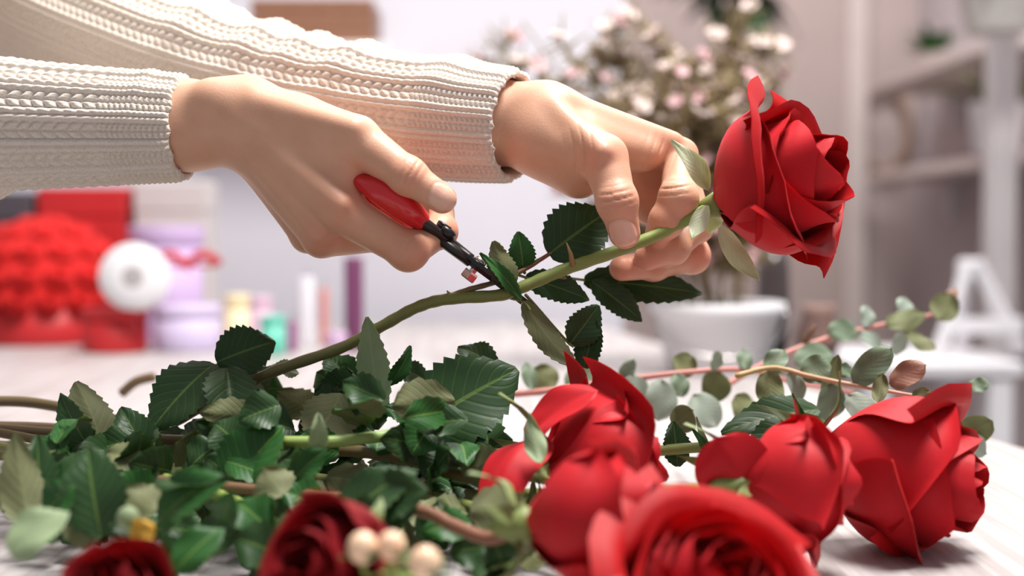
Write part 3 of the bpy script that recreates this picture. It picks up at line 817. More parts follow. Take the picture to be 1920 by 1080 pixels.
# leaves of the heap: (owner, base, tip, width px, depth, side, fold, bend, material, depth at tip, tilt)
heap = [
    (rC, (406, 679), (516, 640), 108, .775, 'top', .12, .05, 'leaf_top', .785, (0, 0, 0)),
    (rC, (402, 682), (284, 806), 136, .765, 'top', .10, .06, 'leaf_top', .745, (0, 0, 1.0)),
    (rC, (425, 690), (440, 818), 104, .760, 'top', .45, .05, 'leaf_top', .735, (.3, 0, .5)),
    (rF, (178, 856), (113, 737), 66, .735, 'top', .4, .06, 'leaf_top', .735, (-.4, 0, .2)),
    (rF, (196, 852), (142, 716), 92, .745, 'under', .5, -.12, 'leaf_top', .76, (.5, 0, .2)),
    (rF, (205, 800), (146, 716), 46, .755, 'top', .4, -.15, 'leaf_top', .765, (.8, 0, .6)),
    (rF, (282, 874), (226, 764), 82, .730, 'top', .3, .12, 'leaf_top', .74, (.3, 0, .2)),
    (rE, (60, 1000), (28, 812), 90, .62, 'under', .4, .05, 'leaf_top', .63, (.6, 0, 0)),
    (rE, (75, 960), (70, 815), 70, .635, 'top', .5, .0, 'leaf_top', .645, (.8, 0, 0)),
    (rG, (190, 1005), (165, 838), 135, .60, 'top', .2, .08, 'leaf_top', .615, (0, 0, .1)),
    (rG, (300, 985), (430, 900), 120, .605, 'top', .3, .15, 'leaf_bright', .59, (0, 0, .5)),
    (rG, (290, 905), (432, 888), 60, .60, 'top', .1, -.05, 'leaf_top', .59, (0, .4, 1.5)),
    (rD, (440, 930), (532, 800), 150, .685, 'top', .5, .1, 'leaf_bright', .69, (-.3, 0, .5)),
    (rD, (350, 880), (470, 830), 80, .70, 'top', .3, .1, 'leaf_top', .71, (0, 0, .8)),
    (rC, (640, 738), (585, 836), 112, .755, 'under', .15, .02, 'leaf_top', .735, (0, 0, .2)),
    (rC, (712, 774), (688, 594), 66, .742, 'under', .25, .05, 'leaf_pale', .748, (.15, 0, 0)),
    (rC, (730, 722), (770, 648), 34, .75, 'top', .5, .15, 'leaf_bright', .752, (.6, 0, 0)),
    (rC, (785, 803), (970, 692), 178, .735, 'top', .10, .07, 'leaf_top', .75, (0, 0, .15)),
    (rC, (792, 796), (716, 764), 56, .74, 'top', .3, .1, 'leaf_bright', .735, (0, 0, .4)),
    (rD, (594, 850), (597, 774), 38, .665, 'top', .4, .1, 'leaf_pale', .66, (.3, 0, 0)),
    (rD, (550, 905), (612, 842), 70, .665, 'top', .4, .1, 'leaf_bright', .66, (0, 0, .4)),
    (rE, (632, 990), (782, 884), 118, .60, 'top', .2, .12, 'leaf_top', .60, (0, 0, .7)),
    (rC, (826, 822), (850, 985), 86, .745, 'under', .2, .04, 'leaf_pale', .72, (.2, 0, 0)),
    (rC, (842, 830), (905, 960), 90, .755, 'under', .2, .05, 'leaf_top', .735, (-.2, 0, 0)),
    (rE, (930, 1005), (905, 915), 70, .735, 'under', .2, .04, 'leaf_pale', .735, (0, 0, 0)),
    (rF, (820, 935), (862, 1010), 34, .66, 'under', .2, .1, 'leaf_pale', .65, (0, 0, .3)),
    (rB, (1270, 875), (1262, 790), 56, .755, 'top', .3, .05, 'leaf_top', .76, (.2, 0, 0)),
    (rB, (1535, 768), (1352, 812), 92, .80, 'top', .15, .06, 'leaf_top', .79, (0, 0, .6)),
    (rB, (1500, 800), (1395, 850), 80, .785, 'top', .2, .06, 'leaf_top', .775, (0, 0, .9)),
    (rE, (560, 700), (500, 690), 40, .785, 'top', .2, .1, 'leaf_pale', .78, (0, 0, .8)),
    (rF, (930, 690), (858, 652), 60, .775, 'top', .3, .1, 'leaf_top', .79, (0, 0, .5)),
    (rF, (800, 715), (738, 690), 50, .79, 'top', .3, .1, 'leaf_top', .80, (0, 0, .5)),
    (rG, (100, 885), (215, 905), 96, .66, 'top', .3, .1, 'leaf_top', .66, (0, 0, .6)),
    (rH, (20, 1040), (130, 960), 110, .55, 'top', .2, .1, 'leaf_pale', .56, (0, 0, .9)),
    (rH, (330, 1070), (420, 990), 90, .57, 'top', .2, .1, 'leaf_bright', .58, (0, 0, .7)),
    (rD, (200, 850), (275, 880), 70, .69, 'top', .3, .1, 'leaf_under', .68, (0, 0, .6)),
]
for (ow, b, t, wpx, d, fc, fo, be, mt, d2, tl) in heap:
    add_leaf(ow, b, t, wpx, d, fc, fo, be, mt, d2, tl, twist=rng.uniform(-.25, .25))
# deeper leaves that fill the heap
owners = [rC, rD, rE, rF, rG]
for k in range(190):
    px = rng.uniform(70, 900); lim = 745 if px > 470 else 820
    py = rng.uniform(max(lim, 700 + abs(px - 620) * .18), 985)
    tabley = lambda d: 430 + FPX * .161 / d
    d = rng.uniform(.68, .81)
    if k > 120: px = rng.uniform(430, 960); py = rng.uniform(790, 990); d = rng.uniform(.69, .76)
    if k > 160: px = rng.uniform(250, 950); py = rng.uniform(960, 1090); d = rng.uniform(.60, .68)
    py = min(py, tabley(d) - 22)
    ang = rng.uniform(0, 6.28); ln = rng.uniform(70, 120)
    add_leaf(owners[k % 5], (px, py), (px + ln * math.cos(ang), min(py + ln * .5 * math.sin(ang), tabley(d) - 12)), rng.uniform(60, 95), d, rng.choice(('top', 'top', 'top', 'under')), rng.uniform(.1, .5), rng.uniform(0, .15),
             rng.choice(('leaf_top', 'leaf_top', 'leaf_bright')), d + rng.uniform(-.03, .03), (rng.uniform(-.6, .6), 0, rng.uniform(-.3, .55)), nl=14, nw=4)
for k in range(26):
    px = rng.uniform(440, 690); py = rng.uniform(715, 810); d = rng.uniform(.77, .82); ang = rng.uniform(0, 6.28)
    add_leaf(owners[k % 5], (px, py), (px + 85 * math.cos(ang), py + 60 * math.sin(ang)), rng.uniform(60, 90), d, rng.choice(('top', 'top', 'under')), .3, .08, rng.choice(('leaf_top', 'leaf_top', 'leaf_bright')), d + .01, (rng.uniform(-.6, .6), 0, rng.uniform(-.3, .6)), nl=15, nw=4)
for k in range(44):
    px = rng.uniform(0, 960); d = rng.uniform(.60, .70); ty = tabley(d); py = rng.uniform(925, min(1090, ty - 25)); ang = rng.uniform(0, 6.28)
    if px < 330 and py > 985: continue
    add_leaf(owners[k % 5], (px, py), (px + 105 * math.cos(ang), min(py + 55 * math.sin(ang), ty - 12)), rng.uniform(75, 110), d, rng.choice(('top', 'top', 'under')), .3, .08, rng.choice(('leaf_top', 'leaf_top', 'leaf_bright')), d + rng.uniform(-.015, .015), (rng.uniform(-.6, .6), 0, rng.uniform(-.2, .9)), nl=15, nw=4)
# long curling sepals beside the right-hand rose
for b, t, wp, d, kd in (((1512, 812), (1418, 758), 20, .742, 'leaf_pale'), ((1505, 808), (1486, 738), 14, .748, 'leaf_bright'), ((1322, 868), (1306, 782), 18, .75, 'leaf_pale'), ((1335, 868), (1296, 800), 20, .745, 'leaf_bright')):
    add_leaf(rB, b, t, wp, d, 'top', .4, .18, kd, d - .008, name='sepal', shape='lance', serr=0, nl=12, nw=2)
add_leaf(rC, (1012, 868), (992, 775), 42, .655, 'under', .3, .1, 'leaf_pale', .665, name='sepal', shape='lance', serr=0)
# loose cut stems in the heap
for nm, pts, r, c0, c1, lab in (
    ('cut_stem', [P(-40, 752, .84), P(60, 755, .84), P(180, 778, .82), P(300, 812, .80)], .0032, BROWN, OLIVE, 'bare brown cut stem, topmost of the stems on the white table'),
    ('cut_stem', [P(-40, 800, .82), P(80, 803, .82), P(220, 815, .80), P(420, 835, .79)], .0034, BROWN, BROWN, 'thick brown cut stem under the topmost stem'),
    ('cut_stem', [P(-40, 850, .78), P(60, 853, .78), P(130, 860, .77), P(260, 880, .75)], .0026, (.36, .32, .12), GREEN, 'yellowish green cut stem running under the leaves'),
    ('cut_stem', [P(228, 738, 1.02), P(255, 716, 1.02), P(290, 706, 1.02)], .0035, BROWN, BROWN, 'short crooked brown stem piece lying alone behind the leaves'),
    ('leafless_stalk', [P(530, 829, .69), P(620, 828, .69), P(700, 820, .70), P(762, 812, .71)], .0030, GREEN, (.30, .45, .15), 'smooth bright green stalk lying over the brown stems'),
    ('leafless_stalk', [P(262, 890, .70), P(340, 905, .68), P(440, 940, .66), P(520, 985, .64)], .0028, GREEN, GREEN, 'pale green stalk between the big folded leaf and the dark crimson bud')):
    pp = smooth_path(pts, 8); V, F = tube(pp, r, 10); tt = np.r_[np.repeat(np.linspace(0, 1, len(pp)), 10), 0, 1]
    tag(obj(nm, V, F, M['stem'], loc=pp[0], cols=np.outer(1 - tt, c0) + np.outer(tt, c1)), lab, 'stem')

# ------------------------------------------------------------------ pruning shears
pv = P(893, 497, .752)
sh = thing('pruning_shears', pv, 'small pruning shears with red handles and black blades, cutting the rose stem', 'shears')
ax = nrm(P(985, 562, .756) - P(690, 335, .740)); bb = nrm(np.cross(ax, (0, 1, 0))); bb = bb if bb[2] > 0 else -bb; yy = np.cross(bb, ax); yy = yy if yy[1] > 0 else -yy
def sp(a, y, b): return pv + ax * a / 100 + yy * y / 100 + bb * b / 100      # cm from the pivot
for s, nm in ((-1, 'handle'), (1, 'handle')):
    if s < 0: pts = [sp(-3.7, -.55, .10), sp(-4.6, -.95, .14), sp(-5.6, -1.1, .12), sp(-6.6, -1.0, .0), sp(-7.6, -.3, -.25)]; rr = [.0052, .0070, .0074, .0064, .0045]
    else: pts = [sp(-3.6, .7, -.15), sp(-4.4, 1.5, -.25), sp(-5.6, 2.0, -.35), sp(-7.0, 2.2, -.4), sp(-8.2, 2.2, -.4)]; rr = [.0045, .0062, .0066, .006, .0045]
    q = smooth_path([np.r_[p, r] for p, r in zip(pts, rr)], 8)
    V, F = tube(q[:, :3], q[:, 3], 18, 1.0, bb); obj(nm, V, F, M['red_grip'], sh)
    t0 = pts[0]
    q = smooth_path([np.r_[sp(-3.9, -.75 if s < 0 else 1.2, .1 if s < 0 else -.2), .0042], np.r_[t0 + ax * .004, .0046], np.r_[sp(-1.6, -.28 * -s * -1, .08 * -s), .0042], np.r_[sp(-.4, 0, .12 * -s), .0034]], 6)
    V, F = tube(q[:, :3], q[:, 3], 14, .7, bb); obj('tang', V, F, M['metal_black'], sh)
def blade(prof, b0, th):
    """flat blade outline prof [(a, y)] cm, thickness th cm about b0, edge ground thin at the tip"""
    n = len(prof); V = [sp(a, y, b0 + th / 2) for a, y in prof] + [sp(a, y, b0 - th / 2) for a, y in prof]
    return np.array(V), [tuple(range(n)), tuple(range(2 * n - 1, n - 1, -1))] + [(i, n + i, n + (i + 1) % n, (i + 1) % n) for i in range(n)]
obj('blade', *blade([(-1.5, -.35), (-.5, -.55), (.4, -.6), (1.6, -.5), (2.8, -.2), (3.5, .12), (2.6, .2), (1.2, .25), (0, .45), (-1.2, .3)], .10, .2), M['metal_black'], sh, smooth=False)
obj('counter_blade', *blade([(-1.5, .35), (-.5, .6), (.4, .75), (1.4, .7), (2.4, .45), (3.2, .1), (2.3, .12), (1.2, .18), (0, -.35), (-1.2, -.25)], -.12, .22), M['metal_black'], sh, smooth=False)
V, F = lathe([(.0036, 0), (.0036, .0012), (.0030, .0024), (.0012, .0030)], sp(.05, 0, .2), bb, 18); obj('pivot_bolt', V, F, M['chrome'], sh)
V, F = lathe([(.0022, 0), (.0022, .002), (.0044, .002), (.0046, .0030), (.0046, .0062), (.004, .0068)], sp(.05, 0, -.22), -bb, 6); obj('nut', V, F, M['chrome'], sh, smooth=False)
sp_pts = [sp(-2.6 + .20 * math.cos(t) * 1.6, .10 + .38 * math.sin(t) * 1.0, .42 + .02 * t) for t in np.linspace(0, 4 * math.pi, 50)]
V, F = tube(np.array(sp_pts), .0011, 8); obj('spring', V, F, M['metal_black'], sh)
V, F = lathe([(.0035, -.001), (.0048, 0), (.0048, .003), (.003, .004)], sp(-2.3, -.1, .30), bb, 18); obj('catch', V, F, M['metal_black'], sh)

# ------------------------------------------------------------------ eucalyptus
def eucalyptus(label, path, leaves, c0=PINK, r=.0024):
    b = P(*path[0]); e = thing('eucalyptus_branch', b, label, 'branch')
    stem(e, [P(*p) for p in path], r, r * .55, c0, PINK, 'twig')
    for (bx, tx, wp, d, kd, fc) in leaves:
        add_leaf(e, bx, tx, wp, d, fc, .12, .06, kd, d + rng.uniform(-.01, .01), (rng.uniform(-.3, .3), 0, rng.uniform(-.2, .4)), name='leaf', shape='round', serr=0, nl=12, nw=4)
    return e
eucalyptus('eucalyptus branch with grey-green round leaves lying low across the heap behind the drooping rose', [(900, 742, .93), (1010, 735, .92), (1130, 718, .92), (1290, 698, .92), (1400, 694, .93), (1500, 720, .94), (1600, 735, .95)],
    [((1000, 730), (985, 680), 30, .92, 'euc_top', 'top'), ((1040, 728), (1000, 690), 60, .93, 'euc_top', 'under'), ((1060, 728), (1130, 690), 60, .925, 'euc_top', 'top'), ((1050, 735), (1062, 790), 50, .91, 'euc_grey', 'top'),
     ((1165, 712), (1188, 672), 30, .92, 'euc_grey', 'top'), ((1165, 715), (1215, 750), 56, .915, 'euc_grey', 'top'), ((1270, 700), (1300, 668), 52, .92, 'euc_top', 'under'), ((1268, 700), (1280, 745), 38, .91, 'euc_top', 'top'), ((1340, 696), (1346, 658), 24, .92, 'euc_grey', 'top'),
     ((1352, 698), (1330, 752), 60, .915, 'euc_grey', 'under'), ((1240, 712), (1235, 790), 66, .90, 'euc_grey', 'top'), ((1400, 694), (1392, 655), 30, .925, 'euc_top', 'top'), ((1300, 740), (1345, 800), 60, .90, 'euc_grey', 'top'), ((1150, 730), (1130, 790), 60, .9, 'euc_grey', 'top'),
     ((1262, 800), (1300, 770), 56, .82, 'euc_red', 'under'), ((1380, 740), (1420, 790), 60, .9, 'euc_grey', 'under')])
eucalyptus('eucalyptus branch rising highest, with small pale buds near its tip', [(1330, 742, .95), (1400, 700, .96), (1480, 660, .97), (1560, 632, .98), (1650, 610, .99), (1720, 596, 1.0), (1770, 585, 1.0)],
    [((1552, 622), (1608, 620), 46, .975, 'euc_top', 'top'), ((1628, 615), (1622, 572), 30, .985, 'euc_grey', 'top'), ((1660, 608), (1735, 588), 42, .985, 'euc_top', 'under'), ((1700, 600), (1690, 556), 34, 1.0, 'euc_grey', 'top'), ((1760, 600), (1785, 550), 56, .99, 'euc_red', 'under'),
     ((1690, 622), (1680, 668), 30, .98, 'euc_grey', 'top'), ((1700, 622), (1755, 656), 36, .98, 'euc_red', 'under'), ((1610, 625), (1655, 655), 34, .98, 'euc_grey', 'top'), ((1470, 668), (1432, 700), 46, .97, 'euc_top', 'top'), ((1490, 680), (1560, 660), 56, .965, 'euc_top', 'top'),
     ((1500, 656), (1530, 608), 12, .975, 'euc_red', 'top'), ((1765, 590), (1792, 540), 26, 1.0, 'euc_red', 'top')])
eucalyptus('eucalyptus branch with golden twig, green and russet leaves behind the rose by the table edge', [(1380, 705, .84), (1450, 690, .84), (1520, 706, .83), (1600, 722, .82), (1690, 738, .81), (1760, 750, .80)],
    [((1440, 700), (1470, 655), 44, .84, 'euc_top', 'top'), ((1500, 698), (1560, 690), 58, .835, 'euc_top', 'top'), ((1440, 695), (1450, 765), 56, .83, 'euc_top', 'under'), ((1480, 700), (1505, 752), 34, .835, 'euc_grey', 'top'), ((1548, 768), (1572, 665), 34, .83, 'euc_top', 'under'),
     ((1560, 720), (1550, 790), 60, .825, 'euc_top', 'top'), ((1600, 720), (1672, 652), 56, .82, 'euc_top', 'top'), ((1590, 740), (1640, 800), 60, .825, 'euc_grey', 'top'), ((1645, 755), (1655, 700), 30, .80, 'euc_red', 'under'), ((1668, 722), (1736, 684), 52, .80, 'euc_red', 'top'),
     ((1710, 745), (1745, 735), 30, .79, 'euc_red', 'under'), ((1690, 755), (1705, 800), 40, .81, 'euc_grey', 'top'), ((1570, 700), (1600, 690), 30, .84, 'euc_top', 'top')], (.45, .33, .13), .0018)
eucalyptus('thin pink eucalyptus sprig ending in a single round leaf above the table edge', [(1700, 800, .86), (1745, 768, .87), (1790, 740, .88), (1815, 724, .88)], [((1814, 724), (1856, 722), 32, .88, 'euc_top', 'top'), ((1745, 775), (1770, 740), 30, .87, 'euc_grey', 'top'), ((1790, 830), (1862, 790), 60, .84, 'euc_top', 'under'), ((1800, 820), (1850, 850), 44, .83, 'euc_grey', 'top')], PINK, .0016)

# ------------------------------------------------------------------ hypericum berries in front
hy = thing('hypericum_sprig', P(735, 1100, .50), 'hypericum sprig with pale peach berries beside the dark crimson bud', 'sprig')
stem(hy, [P(760, 1180, .52), P(740, 1110, .505), P(725, 1060, .50)], .0016, .0012, GREEN, GREEN, 'stalk')
M['berry'] = mat('peach_berry', (.85, .55, .36), .35, noise=(90, (.90, .66, .46)), sss=.2)
for x, y, d, r in ((680, 1027, .50, 29), (734, 1024, .497, 27), (797, 1056, .49, 31), (240, 972, .57, 22)):
    c = P(x, y, d); R = r / FPX * d
    own = hy
    if x < 400:
        own = thing('hypericum_sprig', P(250, 1010, .575), 'hypericum sprig with one small green berry and a yellow leaf', 'sprig')
        stem(own, [P(300, 1130, .57), P(262, 1030, .575), P(242, 985, .57)], .0014, .001, GREEN, GREEN, 'stalk')
        add_leaf(own, (250, 1010), (290, 985), 60, .56, 'top', .2, .1, 'leaf_yellow' if 'leaf_yellow' in M else 'leaf_pale', .56)
    V, F = lathe([(R * math.sin(t), -R * math.cos(t) * 1.1) for t in np.linspace(.08, math.pi - .08, 10)], c, (.1, -.3, 1), 16)
    bo = obj('berry', V, F, M['berry'] if x > 400 else M['leaf_pale'], own)
    stem(own, [c + (0, 0, -R), c + (.001, .004, -R * 2.0), P(725 if x > 400 else 250, 1075 if x > 400 else 1020, d + .005)], .0009, .0009, GREEN, GREEN, 'stalk', 6, 4)
    for k in range(4):
        a = k * 1.57 + .4; dr = np.array((math.cos(a), math.sin(a) * .6, .25)); B = c + (0, 0, -R * .9)
        V, F, fm, uv = leaf_mesh(B, B + nrm(dr) * R * 1.5, R * .9, (0, 0, 1), .2, .1, 0, 'lance', nl=8, nw=2); obj('sepal', V, F, [M['leaf_bright'], M['leaf_bright']], bo, fm=fm, uv=uv)

# ------------------------------------------------------------------ wax flowers in a white bucket
TAB = lambda d, px: (lambda p: np.array((p[0], p[1], TABLE_Z)))(P(px, 430 + FPX * .161 / d, d))
bk = TAB(1.62, 1345)
bucket = thing('bucket', bk, 'white plastic bucket holding the wax flowers', 'bucket')
V, F = lathe([(.054, 0), (.057, .002), (.070, .066), (.0755, .066), (.077, .069), (.077, .078), (.0745, .079), (.0725, .075), (.056, .006), (.001, .005)], bk, (0, 0, 1), 40); obj('body', V, F, M['white_paint'], bucket)
V, F = tube(np.array([bk + (.078 * math.cos(t), -.03 * math.sin(t) - .03 * math.sin(t), .070 - .05 * math.sin(t)) for t in np.linspace(0, math.pi, 20)]), .0015, 6); obj('handle', V, F, M['chrome'], bucket)
M['wax_petal'] = mat('wax_petal', (.66, .44, .44), .5, noise=(40, (.66, .34, .40)))
M['wax_white'] = mat('wax_petal_pale', (.72, .60, .54), .5, noise=(40, (.68, .50, .48)))
M['wax_leaf'] = mat('wax_needle', (.19, .135, .065), .6, noise=(30, (.28, .21, .09)))
def wax_mesh(m, name):
    parts = []
    for k in range(5):
        a = k * 2 * math.pi / 5; d = np.array((math.cos(a), math.sin(a), .35)); V, F, fm, uv = leaf_mesh(d * .001, nrm(d) * .008, .0075, (0, 0, 1), .1, .05, 0, 'round', nl=5, nw=2)
        parts.append((V, F))
    parts.append(lathe([(.001, -.004), (.0028, -.001), (.003, .001), (.001, .0015)], (0, 0, 0), (0, 0, 1), 8))
    V, F = join(parts); me = mesh_from(name, V, F); me.materials.append(m); return me
wax_me = [wax_mesh(M['wax_petal'], 'flower'), wax_mesh(M['wax_white'], 'flower')]
wr = random.Random(5)
sprigs = [((905, 60), 1.62), ((980, 40), 1.66), ((1060, 95), 1.58), ((1140, 60), 1.66), ((1225, 50), 1.60), ((1300, 110), 1.56), ((1385, 60), 1.64), ((1440, 60), 1.60), ((1180, 160), 1.54), ((1330, 180), 1.52), ((1090, 175), 1.62), ((1420, 160), 1.56), ((1000, 190), 1.58), ((1060, 250), 1.55), ((1150, 250), 1.60), ((1250, 235), 1.52), ((1330, 270), 1.58), ((1410, 250), 1.55)]
for si, ((tx, ty), d) in enumerate(sprigs):
    rootp = bk + np.array((wr.uniform(-.03, .03), wr.uniform(-.03, .03), .012)); tip = P(tx, ty, d)
    w_ = thing('waxflower_sprig', rootp, 'wax flower sprig with small pink and white blossoms standing in the white bucket', 'flowers', 'wax flower sprigs in the white bucket')
    mid = rootp + (tip - rootp) * .45 + np.array((0, 0, .04))
    pp = smooth_path([rootp, rootp + (mid - rootp) * .5 + (0, 0, .01), mid, tip], 8)
    V, F = tube(pp, np.linspace(.0022, .0009, len(pp)), 6); obj('stem', V, F, M['wax_leaf'], w_)
    tw, nd = [], []
    for k in range(24):
        t = wr.uniform(.42, 1.0); b = pp[int(t * (len(pp) - 1))]
        e = b + np.array((wr.gauss(0, .034), wr.gauss(0, .03), abs(wr.gauss(.012, .024))))
        tw.append(tube(np.array([b, (b + e) / 2 + (0, 0, -.004), e]), [.0011, .0009, .0007], 5))
        for q in range(24):
            s0 = b + (e - b) * wr.random(); dv = nrm((wr.gauss(0, 1), wr.gauss(0, 1), wr.gauss(.5, .8))) * wr.uniform(.014, .034)
            nd.append(tube(np.array([s0, s0 + dv * .5, s0 + dv]), [.0013, .0012, .0005], 4))
        fo = bpy.data.objects.new('flower', wax_me[wr.random() < .55]); COL.objects.link(fo); fo.parent = w_
        fo.location = Vector(e - rootp); fo.rotation_euler = Vector((wr.gauss(0, .6), wr.gauss(-.7, .6), 1)).to_track_quat('Z', 'Y').to_euler(); fo.rotation_euler.rotate_axis('Z', wr.random() * 6); s = wr.uniform(1.0, 1.9); fo.scale = (s, s, s)
    V, F = join(tw + nd); n_ = obj('needles', V, F, M['wax_leaf'], w_); n_['kind'] = 'stuff'

# ------------------------------------------------------------------ things at the far end of the table
def cyl_box(name, px, d, wpx, ytop, m, label, lid=None, ybot=None, cat='box', lidf=.22):
    base = TAB(d, px); R = wpx / FPX * d / 2; H = P(px, ytop, d)[2] - TABLE_Z
    t = thing(name, base, label, cat)
    V, F = lathe([(R * .97, 0), (R, .003), (R, H * (1 - lidf)), (R * .98, H * (1 - lidf))], base, (0, 0, 1), 40); obj('body', V, F, m, t)
    V, F = lathe([(R * 1.04, H * (1 - lidf)), (R * 1.05, H * (1 - lidf) + .002), (R * 1.05, H - .003), (R * 1.03, H), (R * .2, H + .0005)], base, (0, 0, 1), 40); obj('lid', V, F, lid or m, t)
    return t
M['lilac'] = mat('lilac_card', (.56, .42, .66), .55, noise=(15, (.52, .38, .62)))
M['lilac_lt'] = mat('pale_lilac_card', (.62, .53, .74), .55, noise=(15, (.58, .49, .70)))
M['red_card'] = mat('red_card', (.60, .022, .025), .5, noise=(15, (.54, .018, .022)))
M['red_felt'] = mat('red_felt', (.72, .018, .016), .9, sheen=.4, noise=(60, (.56, .012, .012)), bump=(150, .6, .003))
cyl_box('hat_box', 352, 1.90, 122, 572, M['lilac_lt'], 'pale lilac round hat box next to the red boxes', M['lilac_lt'])
cyl_box('hat_box', 314, 2.05, 132, 424, M['lilac'], 'tall mauve round hat box standing behind the white ribbon spool', M['lilac'], lidf=.15)
cyl_box('hat_box', 216, 1.88, 118, 578, M['red_card'], 'red round hat box carrying the white ribbon spool', M['red_card'])
c = TAB(1.90, 355); V, F = lathe([(.040, .096), (.042, .098), (.040, .104), (.020, .115), (.002, .118)], c, (0, 0, 1), 30)
bow = thing('ribbon_bow', c + (0, 0, .096), 'red ribbon bow lying on the pale lilac hat box', 'bow')
for s in (-1, 1):
    pts = [c + (0, -.01, .113), c + (.020 * s, -.015, .128), c + (.038 * s, -.01, .120), c + (.036 * s, 0, .113), c + (0, -.005, .113)]
    V, F = tube(smooth_path(pts, 8), .006, 8, .35, (0, 1, 0)); obj('loop', V, F, M['red_card'], bow)
V, F = lathe([(.003, -.006), (.007, -.003), (.007, .003), (.003, .006)], c + (0, -.008, .114), (1, 0, 0), 12); obj('knot', V, F, M['red_card'], bow)
# domed bouquet of red roses in a low red box
hc = TAB(2.05, 84)
bq = thing('rose_bouquet', hc, 'domed bouquet of many red roses in a low box behind the red hat box', 'bouquet')
V, F = lathe([(.098, 0), (.10, .003), (.104, .05), (.10, .05), (.098, .03), (.002, .028)], hc, (0, 0, 1), 40); obj('box', V, F, M['red_card'], bq)
V, F = lathe([(.099, .03), (.103, .07), (.094, .115), (.070, .148), (.036, .163), (.003, .168)], hc, (0, 0, 1), 32); obj('core', V, F, M['red_felt'], bq)
def rosette():
    parts = [lathe([(.003, -.006), (.016, -.002), (.020, .006), (.019, .009), (.0165, .005)], (0, 0, 0), (0, 0, 1), 18)]
    for r, h in ((.014, .010), (.010, .012), (.006, .0135)): parts.append(lathe([(r * .8, -.002), (r, .004), (r * 1.05, h), (r * .9, h - .001), (r * .75, h - .006)], (0, 0, 0), (0, 0, 1), 16))
    V, F = join(parts); me = mesh_from('bloom', V, F); me.materials.append(M['red_felt']); return me
rme = rosette(); br = random.Random(3)
for ring, (rad, hh, cnt) in enumerate(((.103, .065, 16), (.100, .098, 15), (.084, .130, 13), (.056, .154, 8), (.022, .166, 4))):
    for k in range(cnt):
        a = 2 * math.pi * (k + .5 * (ring % 2)) / cnt; nrm_ = Vector((math.cos(a) * rad, math.sin(a) * rad, (hh - .05) * .9 + .01))
        fo = bpy.data.objects.new('bloom', rme); COL.objects.link(fo); fo.parent = bq
        fo.location = (math.cos(a) * rad, math.sin(a) * rad, hh); fo.rotation_euler = nrm_.to_track_quat('Z', 'Y').to_euler(); q = br.uniform(.85, 1.1); fo.scale = (q, q, q)
def sq_box(name, px0, px1, d, ytop, depth, m, label, cat='box', lidm=None):
    a, b = TAB(d, px0), TAB(d, px1); c = (a + b) / 2; Wd = b[0] - a[0]; H = P(px0, ytop, d)[2] - TABLE_Z
    t = thing(name, c + (0, depth / 2, 0), label, cat)
    obj('body', *box(c + (0, depth / 2, H * .4), (Wd * .97, depth * .97, H * .8), 0, .002), m, t, smooth=False)
    obj('lid', *box(c + (0, depth / 2, H * .9), (Wd, depth, H * .2), 0, .003), lidm or m, t, smooth=False)
    return t
M['charcoal'] = mat('charcoal_card', (.075, .065, .08), .6, noise=(10, (.10, .085, .10)))
M['ivory'] = mat('ivory_card', (.62, .58, .57), .6, noise=(10, (.58, .54, .53)))
sq_box('gift_box', 72, 236, 2.20, 352, .10, M['red_card'], 'tall square red gift box behind the domed rose bouquet', 'box')
sq_box('gift_box', -40, 62, 2.20, 360, .08, M['charcoal'], 'tall charcoal gift box behind the domed rose bouquet', 'box')
sq_box('gift_box', 252, 392, 2.21, 340, .08, M['ivory'], 'tall ivory gift box standing against the wall', 'box')
# ribbon spool on the red hat box
sc_ = P(253, 520, 1.84); Rz = 62 / FPX * 1.84
spool = thing('ribbon_spool', sc_ - (0, 0, Rz), 'round white ribbon spool standing on the red hat box', 'spool')
axs = nrm((.12, -1, .10))
for s in (-1, 1):
    V, F = lathe([(.012, -.001), (Rz, -.001), (Rz * 1.01, 0), (Rz, .001), (.012, .001)], sc_ + axs * .016 * s, axs, 40); obj('flange', V, F, M['white_paint'], spool)
V, F = lathe([(Rz * .86, -.0155), (Rz * .86, .0155)], sc_, axs, 40); obj('ribbon', V, F, mat('white_satin', (.74, .70, .70), .3, noise=(50, (.68, .64, .64))), spool)
V, F = lathe([(.011, -.018), (.0135, -.018), (.0135, .018), (.011, .018)], sc_, axs, 24); obj('core', V, F, mat('grey_card', (.42, .39, .39), .7, noise=(40, (.36, .33, .33))), spool)
# candles and jars
def candle(px, wpx, ytop, d, color, label, name='candle'):
    base = TAB(d, px); R = wpx / FPX * d / 2; H = P(px, ytop, d)[2] - TABLE_Z
    t = thing(name, base, label, 'candle')
    V, F = lathe([(R * .97, 0), (R, .002), (R, H - .003), (R * .9, H), (R * .3, H - .001)], base, (0, 0, 1), 24)
    obj('wax', V, F, mat('wax', color, .4, noise=(20, [c * .92 for c in color]), sss=.1), t)
    V, F = tube(np.array([base + (0, 0, H - .002), base + (.0006, 0, H + .006), base + (.0015, 0, H + .010)]), .0008, 6); obj('wick', V, F, M['charcoal'], t)
candle(664, 36, 482, 1.88, (.17, .045, .12), 'tall dark plum pillar candle, tallest of the candles')
candle(575, 30, 520, 1.95, (.80, .78, .84), 'white pillar candle beside the thin salmon candle')
candle(608, 17, 540, 1.98, (.66, .28, .26), 'thin salmon candle between the white and plum candles')
candle(548, 18, 602, 1.86, (.34, .12, .28), 'short purple candle beside the teal jar')
candle(632, 38, 622, 1.84, (.60, .42, .62), 'squat lilac candle in front of the plum candle')
cyl_box('jar', 512, 1.84, 46, 592, mat('teal_glaze', (.13, .55, .42), .35, noise=(20, (.11, .50, .38))), 'teal green lidded jar among the candles', cat='jar')
